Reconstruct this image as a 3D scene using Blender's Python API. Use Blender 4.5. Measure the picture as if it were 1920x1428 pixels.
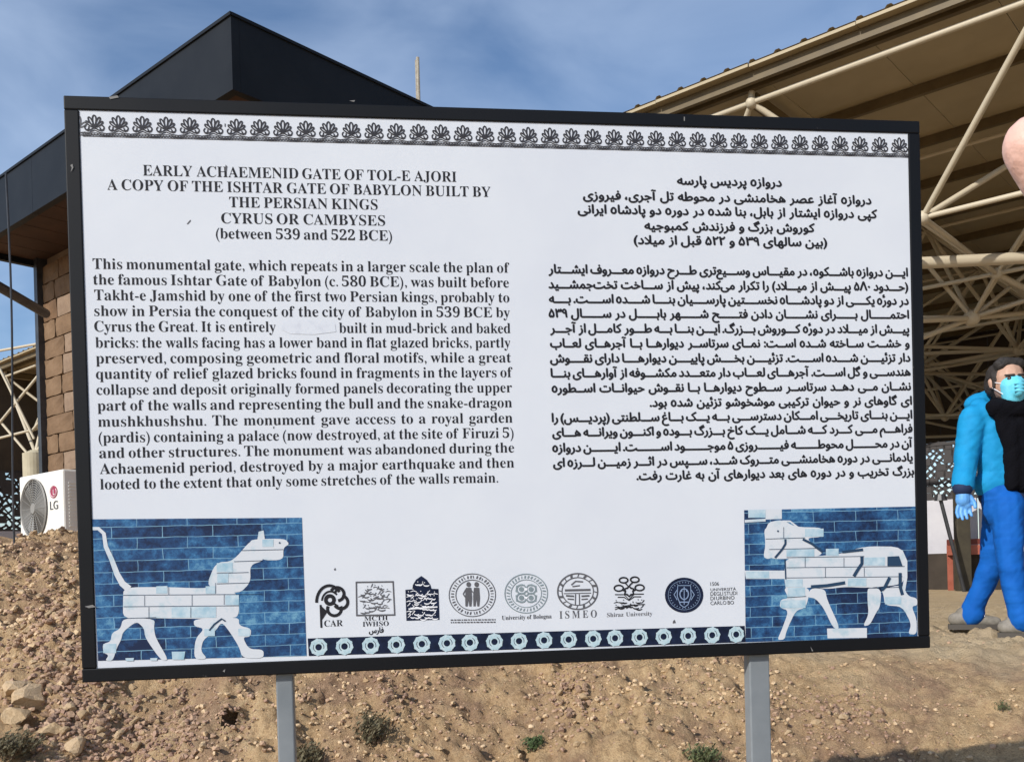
import bpy, bmesh, math, random, time
T0 = time.time()
def tick(n): pass
import numpy as np
from mathutils import Vector, Matrix
random.seed(7); rng = np.random.default_rng(7)
SC = bpy.context.scene; COL = SC.collection
for o in list(bpy.data.objects): bpy.data.objects.remove(o)

# ------------------------------------------------------------------ camera
F, CX, CY, ROLL, EYE = 1800.0, 960.0, 1055.0, math.radians(1.6), 1.55
CR, SR = math.cos(ROLL), math.sin(ROLL)
cd = bpy.data.cameras.new('camera'); cam = bpy.data.objects.new('camera', cd); COL.objects.link(cam)
cd.sensor_width = 36.0; cd.lens = 36.0 * F / 1920.0
cd.shift_y = (CY - 714.0) / 1920.0; cd.clip_start = 0.05; cd.clip_end = 5000
m = Matrix(((CR, SR, 0, 0), (0, 0, -1, 0), (-SR, CR, 0, EYE), (0, 0, 0, 1)))
cam.matrix_world = m
SC.camera = cam

def ray(px, py):                       # direction of a photo pixel, Y = 1
    u = (px - CX) / F; v = -(py - CY) / F
    return Vector((u * CR + v * SR, 1.0, -u * SR + v * CR))
def at(px, py, Y):
    d = ray(px, py) * Y; d.z += EYE
    return d

# ------------------------------------------------------------------ light
SUN_EL, SUN_A = math.radians(31.5), math.radians(45)     # azimuth: left of straight behind the camera
L = Vector((-math.sin(SUN_A) * math.cos(SUN_EL), -math.cos(SUN_A) * math.cos(SUN_EL), math.sin(SUN_EL)))
sl = bpy.data.lights.new('sun', 'SUN'); sl.energy = 4.4; sl.angle = math.radians(0.55); sl.color = (1.0, 0.955, 0.88)
so = bpy.data.objects.new('sun', sl); COL.objects.link(so); so.rotation_euler = L.to_track_quat('Z', 'Y').to_euler()
so.location = (-6, -6, 12)
W = bpy.data.worlds.new('World'); SC.world = W; W.use_nodes = True
nt = W.node_tree; nt.nodes.clear()
def wn(t, **k):
    n = nt.nodes.new(t)
    for a, b in k.items(): setattr(n, a, b)
    return n
sky = wn('ShaderNodeTexSky', sky_type='NISHITA', sun_disc=False)
sky.sun_elevation = SUN_EL; sky.sun_rotation = math.radians(180 + 45)
sky.altitude = 300; sky.air_density = 1.0; sky.dust_density = 0.8; sky.ozone_density = 3.6
tc = wn('ShaderNodeTexCoord'); mp = wn('ShaderNodeMapping'); mp.inputs['Scale'].default_value = (2.4, 2.4, 4.6)
mp.inputs['Rotation'].default_value = (0.25, -0.3, 0.4)
n1 = wn('ShaderNodeTexNoise'); n1.inputs['Scale'].default_value = 2.1; n1.inputs['Detail'].default_value = 6; n1.inputs['Roughness'].default_value = 0.46; n1.inputs['Distortion'].default_value = 0.5
r1 = wn('ShaderNodeValToRGB'); r1.color_ramp.elements[0].position = 0.34; r1.color_ramp.elements[1].position = 0.80
r1.color_ramp.elements[0].color = (0, 0, 0, 1); r1.color_ramp.elements[1].color = (.34, .34, .34, 1)
mx = wn('ShaderNodeMix', data_type='RGBA'); mx.inputs['B'].default_value = (6.2, 7.3, 9.0, 1)
bg = wn('ShaderNodeBackground'); bg.inputs['Strength'].default_value = 0.15
wo = wn('ShaderNodeOutputWorld')
nt.links.new(tc.outputs['Generated'], mp.inputs['Vector']); nt.links.new(mp.outputs[0], n1.inputs['Vector'])
nt.links.new(n1.outputs[0], r1.inputs[0]); nt.links.new(r1.outputs[0], mx.inputs['Factor'])
nt.links.new(sky.outputs[0], mx.inputs['A']); nt.links.new(mx.outputs['Result'], bg.inputs['Color']); nt.links.new(bg.outputs[0], wo.inputs[0])
vs = SC.view_settings; vs.view_transform = 'Standard'; vs.look = 'None'; vs.exposure = 0.0; vs.gamma = 1.0
vs.use_curve_mapping = False
SC.cycles.max_bounces = 6

# ------------------------------------------------------------------ helpers
MATS = {}
def mat(name, col, rough=0.8, col2=None, scale=8.0, detail=5.0, bump=0.0, bscale=None, metal=0.0, spec=0.5, lo=0.35, hi=0.65, extra=None):
    if name in MATS: return MATS[name]
    M = bpy.data.materials.new(name); M.use_nodes = True; t = M.node_tree
    b = t.nodes['Principled BSDF']
    b.inputs['Base Color'].default_value = (*col, 1); b.inputs['Roughness'].default_value = rough
    b.inputs['Metallic'].default_value = metal; b.inputs['Specular IOR Level'].default_value = spec
    co = t.nodes.new('ShaderNodeTexCoord')
    if col2 is not None:
        n = t.nodes.new('ShaderNodeTexNoise'); n.inputs['Scale'].default_value = scale; n.inputs['Detail'].default_value = detail; n.inputs['Roughness'].default_value = 0.62
        r = t.nodes.new('ShaderNodeValToRGB'); r.color_ramp.elements[0].position = lo; r.color_ramp.elements[1].position = hi
        r.color_ramp.elements[0].color = (*col, 1); r.color_ramp.elements[1].color = (*col2, 1)
        t.links.new(co.outputs['Object'], n.inputs['Vector']); t.links.new(n.outputs[0], r.inputs[0]); t.links.new(r.outputs[0], b.inputs['Base Color'])
    if bump:
        n = t.nodes.new('ShaderNodeTexNoise'); n.inputs['Scale'].default_value = bscale or scale * 3; n.inputs['Detail'].default_value = 6
        bp = t.nodes.new('ShaderNodeBump'); bp.inputs['Strength'].default_value = bump; bp.inputs['Distance'].default_value = 0.02
        t.links.new(co.outputs['Object'], n.inputs['Vector']); t.links.new(n.outputs[0], bp.inputs['Height']); t.links.new(bp.outputs[0], b.inputs['Normal'])
    if extra: extra(M, t, b, co)
    MATS[name] = M
    return M

def empty(name, loc, label=None, cat=None, group=None, rot=None):
    o = bpy.data.objects.new(name, None); COL.objects.link(o); o.location = loc
    o.empty_display_size = 0.1
    if rot is not None: o.rotation_euler = rot
    tag(o, label, cat, group); return o
def tag(o, label=None, cat=None, group=None, kind=None):
    if label: o['label'] = label
    if cat: o['category'] = cat
    if group: o['group'] = group
    if kind: o['kind'] = kind
    return o
def link(name, me, M=None, parent=None):
    o = bpy.data.objects.new(name, me); COL.objects.link(o)
    if M is not None and not me.materials: me.materials.append(M)
    if parent is not None: o.parent = parent
    return o
class MB:
    def __init__(s): s.v = []; s.f = []
    def add(s, v, f):
        k = len(s.v); s.v += [tuple(p) for p in v]; s.f += [tuple(i + k for i in q) for q in f]; return s
    def box(s, x0, x1, y0, y1, z0, z1, M=None):
        v = [Vector(p) for p in ((x0,y0,z0),(x1,y0,z0),(x1,y1,z0),(x0,y1,z0),(x0,y0,z1),(x1,y0,z1),(x1,y1,z1),(x0,y1,z1))]
        if M is not None: v = [M @ p for p in v]
        return s.add(v, [(0,3,2,1),(4,5,6,7),(0,1,5,4),(1,2,6,5),(2,3,7,6),(3,0,4,7)])
    def tube(s, a, b, r, r2=None, n=8, cap=True):
        a = Vector(a); b = Vector(b); r2 = r if r2 is None else r2
        q = (b - a).to_track_quat('Z', 'Y'); v = []
        for p, rr in ((a, r), (b, r2)):
            for i in range(n):
                t = 2 * math.pi * i / n; v.append(p + q @ Vector((rr * math.cos(t), rr * math.sin(t), 0)))
        f = [(i, (i + 1) % n, n + (i + 1) % n, n + i) for i in range(n)]
        if cap: f += [tuple(range(n - 1, -1, -1)), tuple(range(n, 2 * n))]
        return s.add(v, f)
    def mesh(s, name, smooth=False):
        me = bpy.data.meshes.new(name); me.from_pydata(s.v, [], s.f); me.update()
        if smooth: me.polygons.foreach_set('use_smooth', [True] * len(me.polygons))
        return me
    def build(s, name, M=None, parent=None, smooth=False, bevel=0):
        me = s.mesh(name, smooth); o = link(name, me, M, parent)
        if bevel:
            b = o.modifiers.new('bevel', 'BEVEL'); b.width = bevel; b.segments = 2; b.limit_method = 'ANGLE'
        return o
def frame_matrix(o, ex, ey, ez):
    return Matrix(((ex[0], ey[0], ez[0], o[0]), (ex[1], ey[1], ez[1], o[1]), (ex[2], ey[2], ez[2], o[2]), (0, 0, 0, 1)))
def pick(*opts): return opts

# numpy value noise
def _hash(ix, iy, s):
    h = (ix.astype(np.int64) * 374761393 + iy.astype(np.int64) * 668265263 + s * 974711) & 0xffffffff
    h = ((h ^ (h >> 13)) * 1274126177) & 0xffffffff
    return ((h ^ (h >> 16)) & 0xffff) / 65535.0
def vnoise(x, y, s=0):
    ix = np.floor(x); iy = np.floor(y); fx = x - ix; fy = y - iy
    fx = fx * fx * (3 - 2 * fx); fy = fy * fy * (3 - 2 * fy)
    a = _hash(ix, iy, s); b = _hash(ix + 1, iy, s); c = _hash(ix, iy + 1, s); d = _hash(ix + 1, iy + 1, s)
    return (a * (1 - fx) + b * fx) * (1 - fy) + (c * (1 - fx) + d * fx) * fy - 0.5
def fbm(x, y, o=4, s=0, g=0.5):
    r = 0; a = 1.0
    for i in range(o): r = r + a * vnoise(x, y, s + i); x = x * 2.03 + 7.1; y = y * 2.03 + 3.3; a *= g
    return r
def sstep(a, b, x):
    t = np.clip((x - a) / (b - a), 0, 1); return t * t * (3 - 2 * t)

# ------------------------------------------------------------------ ground
HOLES = []
def ground_z(x, y, fine=True):
    x = np.asarray(x, float); y = np.asarray(y, float)
    left = sstep(1.6, -2.4, x)
    crest = 1.06 + 0.72 * left + 0.006 * np.clip(y - 6, 0, 12) * (1 - left)
    warp = 0.35 * fbm(x * 0.55 + 3, y * 0.3, 3, 5)
    slope = 0.55 + 0.10 * left
    bank = 0.70 + (y - 4.0 + warp * 0.5) * slope
    k = 0.16
    z = -k * np.log(np.exp(-np.clip(bank, -6, 6) / k) + np.exp(-crest / k))           # soft min with the plateau
    z = k * np.log(np.exp(np.clip(z, -6, 6) / k) + math.exp(-0.02 / k))               # soft max with the toe
    onbank = sstep(0.05, 0.35, z) * sstep(9.0, 6.5, y)
    if fine:
        z = z + onbank * (0.11 * fbm(x * 1.7, y * 0.8, 3, 11) * (0.5 + left) + 0.05 * fbm(x * 5, y * 4, 3, 21))
        z = z + onbank * 0.022 * fbm(x * 18, y * 18, 3, 31) * (1 + left)
        rough = 0.35 + 0.65 * sstep(-0.15, 0.2, fbm(x * 1.3 + 9, y * 0.9, 3, 51) + 0.25 * left)
        z = z + (0.25 + 0.75 * onbank) * rough * (0.038 * fbm(x * 34, y * 34, 2, 41) + .07 * np.abs(fbm(x * 11 + 5, y * 11, 3, 61)))
        for (hx, hy, r, d) in HOLES:
            dd = np.sqrt(((x - hx) / r) ** 2 + ((y - hy) / (r * 1.1)) ** 2) + 0.5 * fbm(x * 14, y * 14, 2, 71)
            z = z - d * sstep(1.0, 0.55, dd)
    return z
def on_ground(px, py):
    d = ray(px, py); Yv_ = np.arange(2.6, 14, .008)
    g = ground_z(d.x * Yv_, Yv_); hit = np.nonzero(d.z * Yv_ + EYE <= g)[0]
    k = int(hit[0]) if len(hit) else len(Yv_) - 1
    return Vector((d.x * Yv_[k], Yv_[k], float(g[k])))
for (px, py, r, d) in ((614, 1302, 0.03, 0.06), (62, 1332, 0.06, .16), (40, 1146, .045, .07)):
    p = on_ground(px, py); HOLES.append((p.x, p.y, r, d))

def lin(a, b, step): return list(np.arange(a, b, step))
xs = [-900, -400, -180, -90, -50, -30, -20, -14, -10, -8, -7] + lin(-6, -3.6, .10) + lin(-3.6, 3.9, .0165) + lin(3.9, 7, .08) + [7, 8, 10, 13, 17, 22, 30, 50, 90, 180, 400, 900]
ys = [-300, -100, -40, -15, -6, -2, 0, 1] + lin(1.4, 3.2, .05) + lin(3.2, 5.6, .0165) + lin(5.6, 8.2, .03) + lin(8.2, 12, .15) + [12, 13, 14, 16, 18, 20, 24, 30, 45, 80, 160, 400, 1200]
xs = np.array(xs); ys = np.array(ys); gx, gy = np.meshgrid(xs, ys)
gz = ground_z(gx, gy)
nx, ny = len(xs), len(ys)
idx = np.arange(nx * ny).reshape(ny, nx)
quads = np.stack([idx[:-1, :-1], idx[:-1, 1:], idx[1:, 1:], idx[1:, :-1]], -1).reshape(-1, 4)
ccx = gx[:-1, :-1].ravel() + .008; ccy = gy[:-1, :-1].ravel() + .008
BUR = on_ground(431, 1345)
br_ = np.sqrt((ccx - BUR.x) ** 2 + ((ccy - BUR.y) * 1.0) ** 2) + .018 * fbm(ccx * 40, ccy * 40, 2, 77)
quads = quads[br_ > .043]
gm = bpy.data.meshes.new('ground')
gm.vertices.add(nx * ny); gm.vertices.foreach_set('co', np.stack([gx, gy, gz], -1).astype(np.float32).ravel())
gm.loops.add(quads.size); gm.loops.foreach_set('vertex_index', quads.ravel().astype(np.int32))
gm.polygons.add(len(quads)); gm.polygons.foreach_set('loop_start', (np.arange(len(quads)) * 4).astype(np.int32))
gm.polygons.foreach_set('use_smooth', np.ones(len(quads), bool)); gm.update(); gm.validate()
def ground_nodes(M, t, b, co):
    def N(ty): return t.nodes.new(ty)
    def noise(sc, de=6, ro=.6):
        n = N('ShaderNodeTexNoise'); n.inputs['Scale'].default_value = sc; n.inputs['Detail'].default_value = de; n.inputs['Roughness'].default_value = ro
        t.links.new(co.outputs['Object'], n.inputs['Vector']); return n.outputs[0]
    def ramp(src, stops):
        r = N('ShaderNodeValToRGB'); e = r.color_ramp.elements
        while len(e) < len(stops): e.new(0.5)
        for q, (p, c) in zip(e, stops): q.position = p; q.color = (*c, 1)
        t.links.new(src, r.inputs[0]); return r.outputs[0]
    def mixc(fac, a, c, mode='MIX'):
        m = N('ShaderNodeMix'); m.data_type = 'RGBA'; m.blend_type = mode
        if isinstance(fac, float): m.inputs['Factor'].default_value = fac
        else: t.links.new(fac, m.inputs['Factor'])
        t.links.new(a, m.inputs['A']); t.links.new(c, m.inputs['B']); return m.outputs['Result']
    base = ramp(noise(1.3, 5), [(.3, (.43, .275, .14)), (.5, (.57, .39, .21)), (.72, (.66, .48, .275))])
    clod = ramp(noise(26, 6, .7), [(.36, (.20, .12, .07)), (.47, (.55, .375, .21)), (.66, (.70, .52, .315))])
    c = mixc(.5, base, clod)
    grain = ramp(noise(120, 4, .75), [(.3, (.25, .25, .25)), (.5, (.5, .5, .5)), (.7, (.78, .76, .74))])
    c = mixc(.55, c, grain, 'OVERLAY')
    pat = ramp(noise(2.6, 5), [(.46, (0, 0, 0)), (.62, (.75, .75, .75))])
    red = ramp(noise(40, 5, .7), [(.3, (.17, .095, .065)), (.7, (.42, .27, .18))])
    c = mixc(pat, c, red)
    sp = N('ShaderNodeSeparateXYZ'); t.links.new(co.outputs['Object'], sp.inputs[0])
    def mr(src, a, bb):
        m = N('ShaderNodeMapRange'); m.interpolation_type = 'SMOOTHSTEP'; m.inputs['From Min'].default_value = a; m.inputs['From Max'].default_value = bb; t.links.new(src, m.inputs[0]); return m.outputs[0]
    def ma(op, a, q):
        m = N('ShaderNodeMath'); m.operation = op
        for i, w in enumerate((a, q)):
            if isinstance(w, (int, float)): m.inputs[i].default_value = w
            else: t.links.new(w, m.inputs[i])
        return m.outputs[0]
    wob_ = ma('MULTIPLY', ma('SUBTRACT', noise(1.8, 3), .5), 1.6)
    pm_ = ma('MULTIPLY', mr(ma('ADD', sp.outputs['X'], wob_), .9, 1.9), mr(ma('ADD', sp.outputs['Y'], wob_), 4.5, 5.2))
    trod = ramp(noise(9, 6), [(.3, (.50, .385, .235)), (.7, (.64, .52, .345))])
    c = mixc(ma('MULTIPLY', pm_, .75), c, trod)
    t.links.new(c, b.inputs['Base Color'])
    bp = N('ShaderNodeBump'); bp.inputs['Strength'].default_value = 1.0; bp.inputs['Distance'].default_value = .022
    t.links.new(noise(85, 8, .75), bp.inputs['Height']); t.links.new(bp.outputs[0], b.inputs['Normal'])
M_ground = mat('dry_earth', (.4, .28, .17), 0.95, extra=ground_nodes, spec=.15)
gob = tag(link('ground', gm, M_ground), kind='structure')
bu = MB(); nb_ = 18; rings = []
for k, (dp_, sc_) in enumerate(((0, 1.75), (.03, 1.5), (.10, 1.25), (.22, 1.0), (.34, .6))):
    for i in range(nb_):
        t = 2 * math.pi * i / nb_; X_, Y0 = BUR.x + .043 * sc_ * math.cos(t), BUR.y + .043 * sc_ * math.sin(t)
        rings.append((X_ + dp_ * .35, Y0 + dp_ * .9, float(ground_z(X_, Y0)) - .006 - dp_ * .35))
bu.add(rings, [(k * nb_ + i, k * nb_ + (i + 1) % nb_, (k + 1) * nb_ + (i + 1) % nb_, (k + 1) * nb_ + i) for k in range(4) for i in range(nb_)] + [tuple(4 * nb_ + i for i in range(nb_))])
bu.build('burrow', M_ground, gob)

tick('ground')
# ------------------------------------------------------------------ information board (pose fitted to its four corners)
SQ = (0.0311, 2.0172, 0.3669); SA, SB = 0.1220, 0.0136
RZ = Matrix.Rotation(SA, 3, 'Z') @ Matrix.Rotation(SB, 3, 'X')
SGN = Vector((SQ[0], SQ[1], SQ[2] + EYE)); BW, BH = 1.8, 1.1625
nrm = RZ @ Vector((0, 1, 0)); EYEV = Vector((0, 0, EYE))
RZT = RZ.transposed()
def bl(px, py):                        # photo pixel -> board coordinates (x right, z up, from its centre)
    d = ray(px, py); k = (SGN - EYEV).dot(nrm) / d.dot(nrm)
    q = RZT @ (EYEV + d * k - SGN); return q.x, q.z
ZO = 1.95                              # board centre above the foot of the posts
foot = SGN - RZ @ Vector((0, 0, ZO))
board = empty('information_board', foot, 'large white information board in black frame on two grey posts', 'sign')
board.rotation_mode = 'QUATERNION'; board.rotation_quaternion = RZ.to_quaternion()

def scuffs(M, t, b, co):
    n = t.nodes.new('ShaderNodeTexNoise'); n.inputs['Scale'].default_value = 38; n.inputs['Detail'].default_value = 5; n.inputs['Roughness'].default_value = .7
    mpn = t.nodes.new('ShaderNodeMapping'); mpn.inputs['Scale'].default_value = (.7, 1, .55); mpn.inputs['Rotation'].default_value = (0, .5, 0)
    r = t.nodes.new('ShaderNodeValToRGB'); r.color_ramp.elements[0].position = .70; r.color_ramp.elements[1].position = .80
    r.color_ramp.elements[0].color = (.004, .0045, .006, 1); r.color_ramp.elements[1].color = (.16, .155, .15, 1); b.inputs['Specular IOR Level'].default_value = .22
    t.links.new(co.outputs['Object'], mpn.inputs[0]); t.links.new(mpn.outputs[0], n.inputs['Vector']); t.links.new(n.outputs[0], r.inputs[0]); t.links.new(r.outputs[0], b.inputs['Base Color'])
    n2 = t.nodes.new('ShaderNodeTexNoise'); n2.inputs['Scale'].default_value = 6; mr = t.nodes.new('ShaderNodeMapRange'); mr.inputs['To Min'].default_value = .38; mr.inputs['To Max'].default_value = .62
    t.links.new(co.outputs['Object'], n2.inputs['Vector']); t.links.new(n2.outputs[0], mr.inputs[0]); t.links.new(mr.outputs[0], b.inputs['Roughness'])
M_frame = mat('black_frame_paint', (.012, .013, .016), .45, extra=scuffs)
FW = 0.0275
x0, x1, z0, z1 = -BW / 2, BW / 2, -BH / 2 + ZO, BH / 2 + ZO
FY0, FY1 = -0.0032, 0.034
MB().box(x0, x1, FY0, FY1, z1 - FW, z1).build('frame_rail', M_frame, board, bevel=.0025)
MB().box(x0, x1, FY0, FY1, z0, z0 + FW).build('frame_rail', M_frame, board, bevel=.0025)
MB().box(x0, x0 + FW + .001, FY0 + .0005, FY1 - .0005, z0 + FW, z1 - FW).build('frame_rail', M_frame, board, bevel=.0025)
MB().box(x1 - FW, x1, FY0 + .0005, FY1 - .0005, z0 + FW, z1 - FW).build('frame_rail', M_frame, board, bevel=.0025)
M_panel = mat('white_vinyl', (.60, .63, .685), .5, (.635, .665, .71), 3.0, 4, bump=.04, bscale=9, spec=.25)
panel = MB().box(x0 + FW * .6, x1 - FW * .6, 0.0, 0.006, z0 + FW * .6, z1 - FW * .6).build('panel', M_panel, board)
M_back = mat('galvanised_sheet', (.35, .36, .37), .55, (.45, .46, .47), 5, metal=.5)
MB().box(x0 + FW, x1 - FW, .0075, .0095, z0 + FW, z1 - FW).build('back_sheet', M_back, board)
M_post = mat('grey_post_paint', (.165, .185, .20), .5, (.215, .235, .25), 7, 4, bump=.05)
for pl, pr in ((-.5250, -.4905), (.4880, .5340)):
    p = MB().box(pl, pr, -.0 + .014, .050, -.35, z0 + .004).build('post', M_post, board, bevel=.003)
    MB().box(pl + .004, pr - .004, .0115, .033, z0 + .004, z1 - FW - .01).build('back_upright', M_post, board)

M_ink = mat('black_ink', (.016, .016, .02), .6, spec=.2)
M_navy = mat('navy_ink', (.006, .010, .026), .6, (.011, .019, .05), 60, spec=.15)
M_greyink = mat('grey_ink', (.10, .10, .11), .6, spec=.2)
M_teal = mat('grey_teal_ink', (.17, .22, .24), .6, (.24, .29, .31), 90, spec=.2)
M_white = mat('white_ink', (.78, .79, .82), .6, spec=.2)

def chaikin(p, n=2):
    for _ in range(n): p = [q for i in range(len(p)) for q in ((p[i][0] * .8 + p[(i + 1) % len(p)][0] * .2, p[i][1] * .8 + p[(i + 1) % len(p)][1] * .2), (p[i][0] * .2 + p[(i + 1) % len(p)][0] * .8, p[i][1] * .2 + p[(i + 1) % len(p)][1] * .8))]
    return p
class Ink:                             # flat print collected in photo pixels or board coordinates, laid on the panel
    def __init__(s, px=True): s.m = MB(); s.px = px; s.k = 0
    def _c(s, pts): return [bl(*p) for p in pts] if s.px else pts
    def poly(s, pts):
        q = s._c(pts)
        a = sum(q[i][0] * q[(i + 1) % len(q)][1] - q[(i + 1) % len(q)][0] * q[i][1] for i in range(len(q)))
        if a < 0: q = q[::-1]
        s.k += 1; y = -8e-6 * (s.k % 40)
        s.m.add([(x, y, z) for x, z in q], [tuple(range(len(q)))]); return s
    def stroke(s, pts, w, closed=False):
        n = len(pts); Lp, Rp = [], []
        for i in range(n):
            a = pts[(i - 1) % n] if (closed or i > 0) else pts[i]; b = pts[(i + 1) % n] if (closed or i < n - 1) else pts[i]
            dx, dy = b[0] - a[0], b[1] - a[1]; d = math.hypot(dx, dy) or 1
            ww = w[i] if isinstance(w, (list, tuple)) else w
            ox, oy = -dy / d * ww / 2, dx / d * ww / 2
            Lp.append((pts[i][0] + ox, pts[i][1] + oy)); Rp.append((pts[i][0] - ox, pts[i][1] - oy))
        for i in range(n if closed else n - 1):
            j = (i + 1) % n; s.poly([Lp[i], Lp[j], Rp[j], Rp[i]])
        return s
    def arc(s, cx, cy, rx, ry, a0, a1, w, n=16):
        return s.stroke([(cx + rx * math.cos(math.radians(a0 + (a1 - a0) * i / n)), cy + ry * math.sin(math.radians(a0 + (a1 - a0) * i / n))) for i in range(n + 1)], w)
    def ring(s, cx, cy, rx, ry, w, n=28):
        return s.stroke([(cx + rx * math.cos(2 * math.pi * i / n), cy + ry * math.sin(2 * math.pi * i / n)) for i in range(n)], w, True)
    def disc(s, cx, cy, rx, ry=None, n=22):
        ry = ry or rx
        return s.poly([(cx + rx * math.cos(2 * math.pi * i / n), cy + ry * math.sin(2 * math.pi * i / n)) for i in range(n)])
    def build(s, name, M, layer=1, parent=None):
        o = s.m.build(name, M, parent or panel); o.location = (0, -0.0004 * layer - .0002, ZO)
        return o

# ---- lettering: built-in font, words measured then set to the photo's line ends
def mbold(s):
    r = ''
    for c in s:
        if 'A' <= c <= 'Z': r += chr(0x1D400 + ord(c) - 65)
        elif 'a' <= c <= 'z': r += chr(0x1D41A + ord(c) - 97)
        elif '0' <= c <= '9': r += chr(0x1D7CE + ord(c) - 48)
        else: r += c
    return r
FORMS = {}
for ch, base, n in (('ا', 0xFE8D, 2), ('آ', 0xFE81, 2), ('ب', 0xFE8F, 4), ('پ', 0xFB56, 4), ('ت', 0xFE95, 4), ('ث', 0xFE99, 4), ('ج', 0xFE9D, 4), ('چ', 0xFB7A, 4),
                    ('ح', 0xFEA1, 4), ('خ', 0xFEA5, 4), ('د', 0xFEA9, 2), ('ذ', 0xFEAB, 2), ('ر', 0xFEAD, 2), ('ز', 0xFEAF, 2), ('س', 0xFEB1, 4), ('ش', 0xFEB5, 4),
                    ('ص', 0xFEB9, 4), ('ض', 0xFEBD, 4), ('ط', 0xFEC1, 4), ('ظ', 0xFEC5, 4), ('ع', 0xFEC9, 4), ('غ', 0xFECD, 4), ('ف', 0xFED1, 4), ('ق', 0xFED5, 4),
                    ('ک', 0xFB8E, 4), ('گ', 0xFB92, 4), ('ل', 0xFEDD, 4), ('م', 0xFEE1, 4), ('ن', 0xFEE5, 4), ('و', 0xFEED, 2), ('ه', 0xFEE9, 4), ('ی', 0xFBFC, 4),
                    ('ئ', 0xFE89, 4), ('ۀ', 0xFBA4, 2)):
    FORMS[ch] = (base, n)
TAT = '\u0640'
def shape(word):                       # logical Persian word -> left-to-right glyph string in joined forms
    cs = list(word); out = []; i = 0
    def fwd(c): return c == TAT or (c in FORMS and FORMS[c][1] == 4)
    def bwd(c): return c == TAT or c in FORMS
    while i < len(cs):
        c = cs[i]; prev = cs[i - 1] if i else ''; nxt = cs[i + 1] if i + 1 < len(cs) else ''
        jp = bool(prev) and fwd(prev) and bwd(c)
        if c == 'ل' and nxt == 'ا': out.append(chr(0xFEFC if jp else 0xFEFB)); i += 2; continue
        if c in FORMS:
            b, n = FORMS[c]; jn = n == 4 and bool(nxt) and bwd(nxt)
            out.append(chr(b + (3 if jp and jn else 2 if jn else 1 if jp else 0)))
        elif c == '\u06F8': out.append('\u039B')
        elif c == '\u200c': pass
        else: out.append({'(': ')', ')': '('}.get(c, c))
        i += 1
    out = [{'\uFEE9': '\u0665', '\uFBA4': '\u0665\u0654'}.get(c, c) for c in out]
    res = []; run = []
    for c in out[::-1]:
        if '\u06F0' <= c <= '\u06F9' or c == '\u039B': run.insert(0, c)
        else: res += run; run = []; res.append(c)
    return ''.join(res + run)

CACHE = {}
def isfa(s): return any(0x600 <= ord(c) <= 0x6FF or 0xFB50 <= ord(c) <= 0xFEFF for c in s)
from mathutils.geometry import tessellate_polygon
def nonzero_fill(v, me):               # fill every stroke outline on its own; counter-wound outlines are holes
    nb = {}
    for e in me.edges:
        a, b = e.vertices; nb.setdefault(a, []).append(b); nb.setdefault(b, []).append(a)
    seen = set(); loops = []
    for st in nb:
        if st in seen: continue
        lp = [st]; seen.add(st); cur = st
        while True:
            nx_ = [q for q in nb[cur] if q not in seen]
            if not nx_: break
            cur = min(nx_) if len(lp) == 1 else nx_[0]; seen.add(cur); lp.append(cur)
        if len(lp) > 2: loops.append(lp)
    def area(lp): p = v[lp]; return .5 * float(np.sum(p[:, 0] * np.roll(p[:, 1], -1) - np.roll(p[:, 0], -1) * p[:, 1]))
    def inside(pt, lp):
        p = v[lp]; c = False; j = len(p) - 1
        for i in range(len(p)):
            if (p[i, 1] > pt[1]) != (p[j, 1] > pt[1]) and pt[0] < (p[j, 0] - p[i, 0]) * (pt[1] - p[i, 1]) / (p[j, 1] - p[i, 1]) + p[i, 0]: c = not c
            j = i
        return c
    A = [area(l) for l in loops]
    def within(h, l): return all(inside(v[h[i]], l) for i in range(0, len(h), max(1, len(h) // 6)))
    hol = [l for l, a in zip(loops, A) if any(a * A2 < 0 and abs(A2) > abs(a) and within(l, l2) for l2, A2 in zip(loops, A))]
    out = [l for l in loops if l not in hol]
    V, Fq = [], []
    for k, l in enumerate(out):
        hs = [h for h in hol if within(h, l)]
        polys = [[Vector((float(v[i, 0]), float(v[i, 1]), 0)) for i in q] for q in [l] + hs]
        base = len(V); flat = [p for q in polys for p in q]
        V += [(p.x, p.y, 0) for p in flat]
        for t in tessellate_polygon(polys):
            a, b, c = (flat[i] for i in t)
            Fq.append(tuple(base + i for i in (t if (b - a).cross(c - a).z > 0 else t[::-1])))
    return np.array(V, np.float32), Fq
def glyph_meshes(strings):
    objs = []
    for s in strings:
        if s in CACHE: continue
        c = bpy.data.curves.new('tmp', 'FONT'); c.body = s; c.resolution_u = 3; c.fill_mode = 'NONE' if isfa(s) else 'FRONT'
        if any(ord(q) > 0x1D3FF for q in s): c.offset = -.0055
        o = bpy.data.objects.new('tmp', c); COL.objects.link(o); objs.append((s, o))
    dg = bpy.context.evaluated_depsgraph_get(); dg.update()
    for s, o in objs:
        me = o.evaluated_get(dg).to_mesh(); n = len(me.vertices)
        v = np.zeros(n * 3, np.float32); me.vertices.foreach_get('co', v); v = v.reshape(-1, 3)
        CACHE[s] = nonzero_fill(v, me) if isfa(s) else (v, [tuple(p.vertices) for p in me.polygons]); o.evaluated_get(dg).to_mesh_clear()
    for s, o in objs:
        c = o.data; bpy.data.objects.remove(o); bpy.data.curves.remove(c)
def wbounds(s):
    v = CACHE[s][0]; return float(v[:, 0].min()), float(v[:, 0].max())
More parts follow.
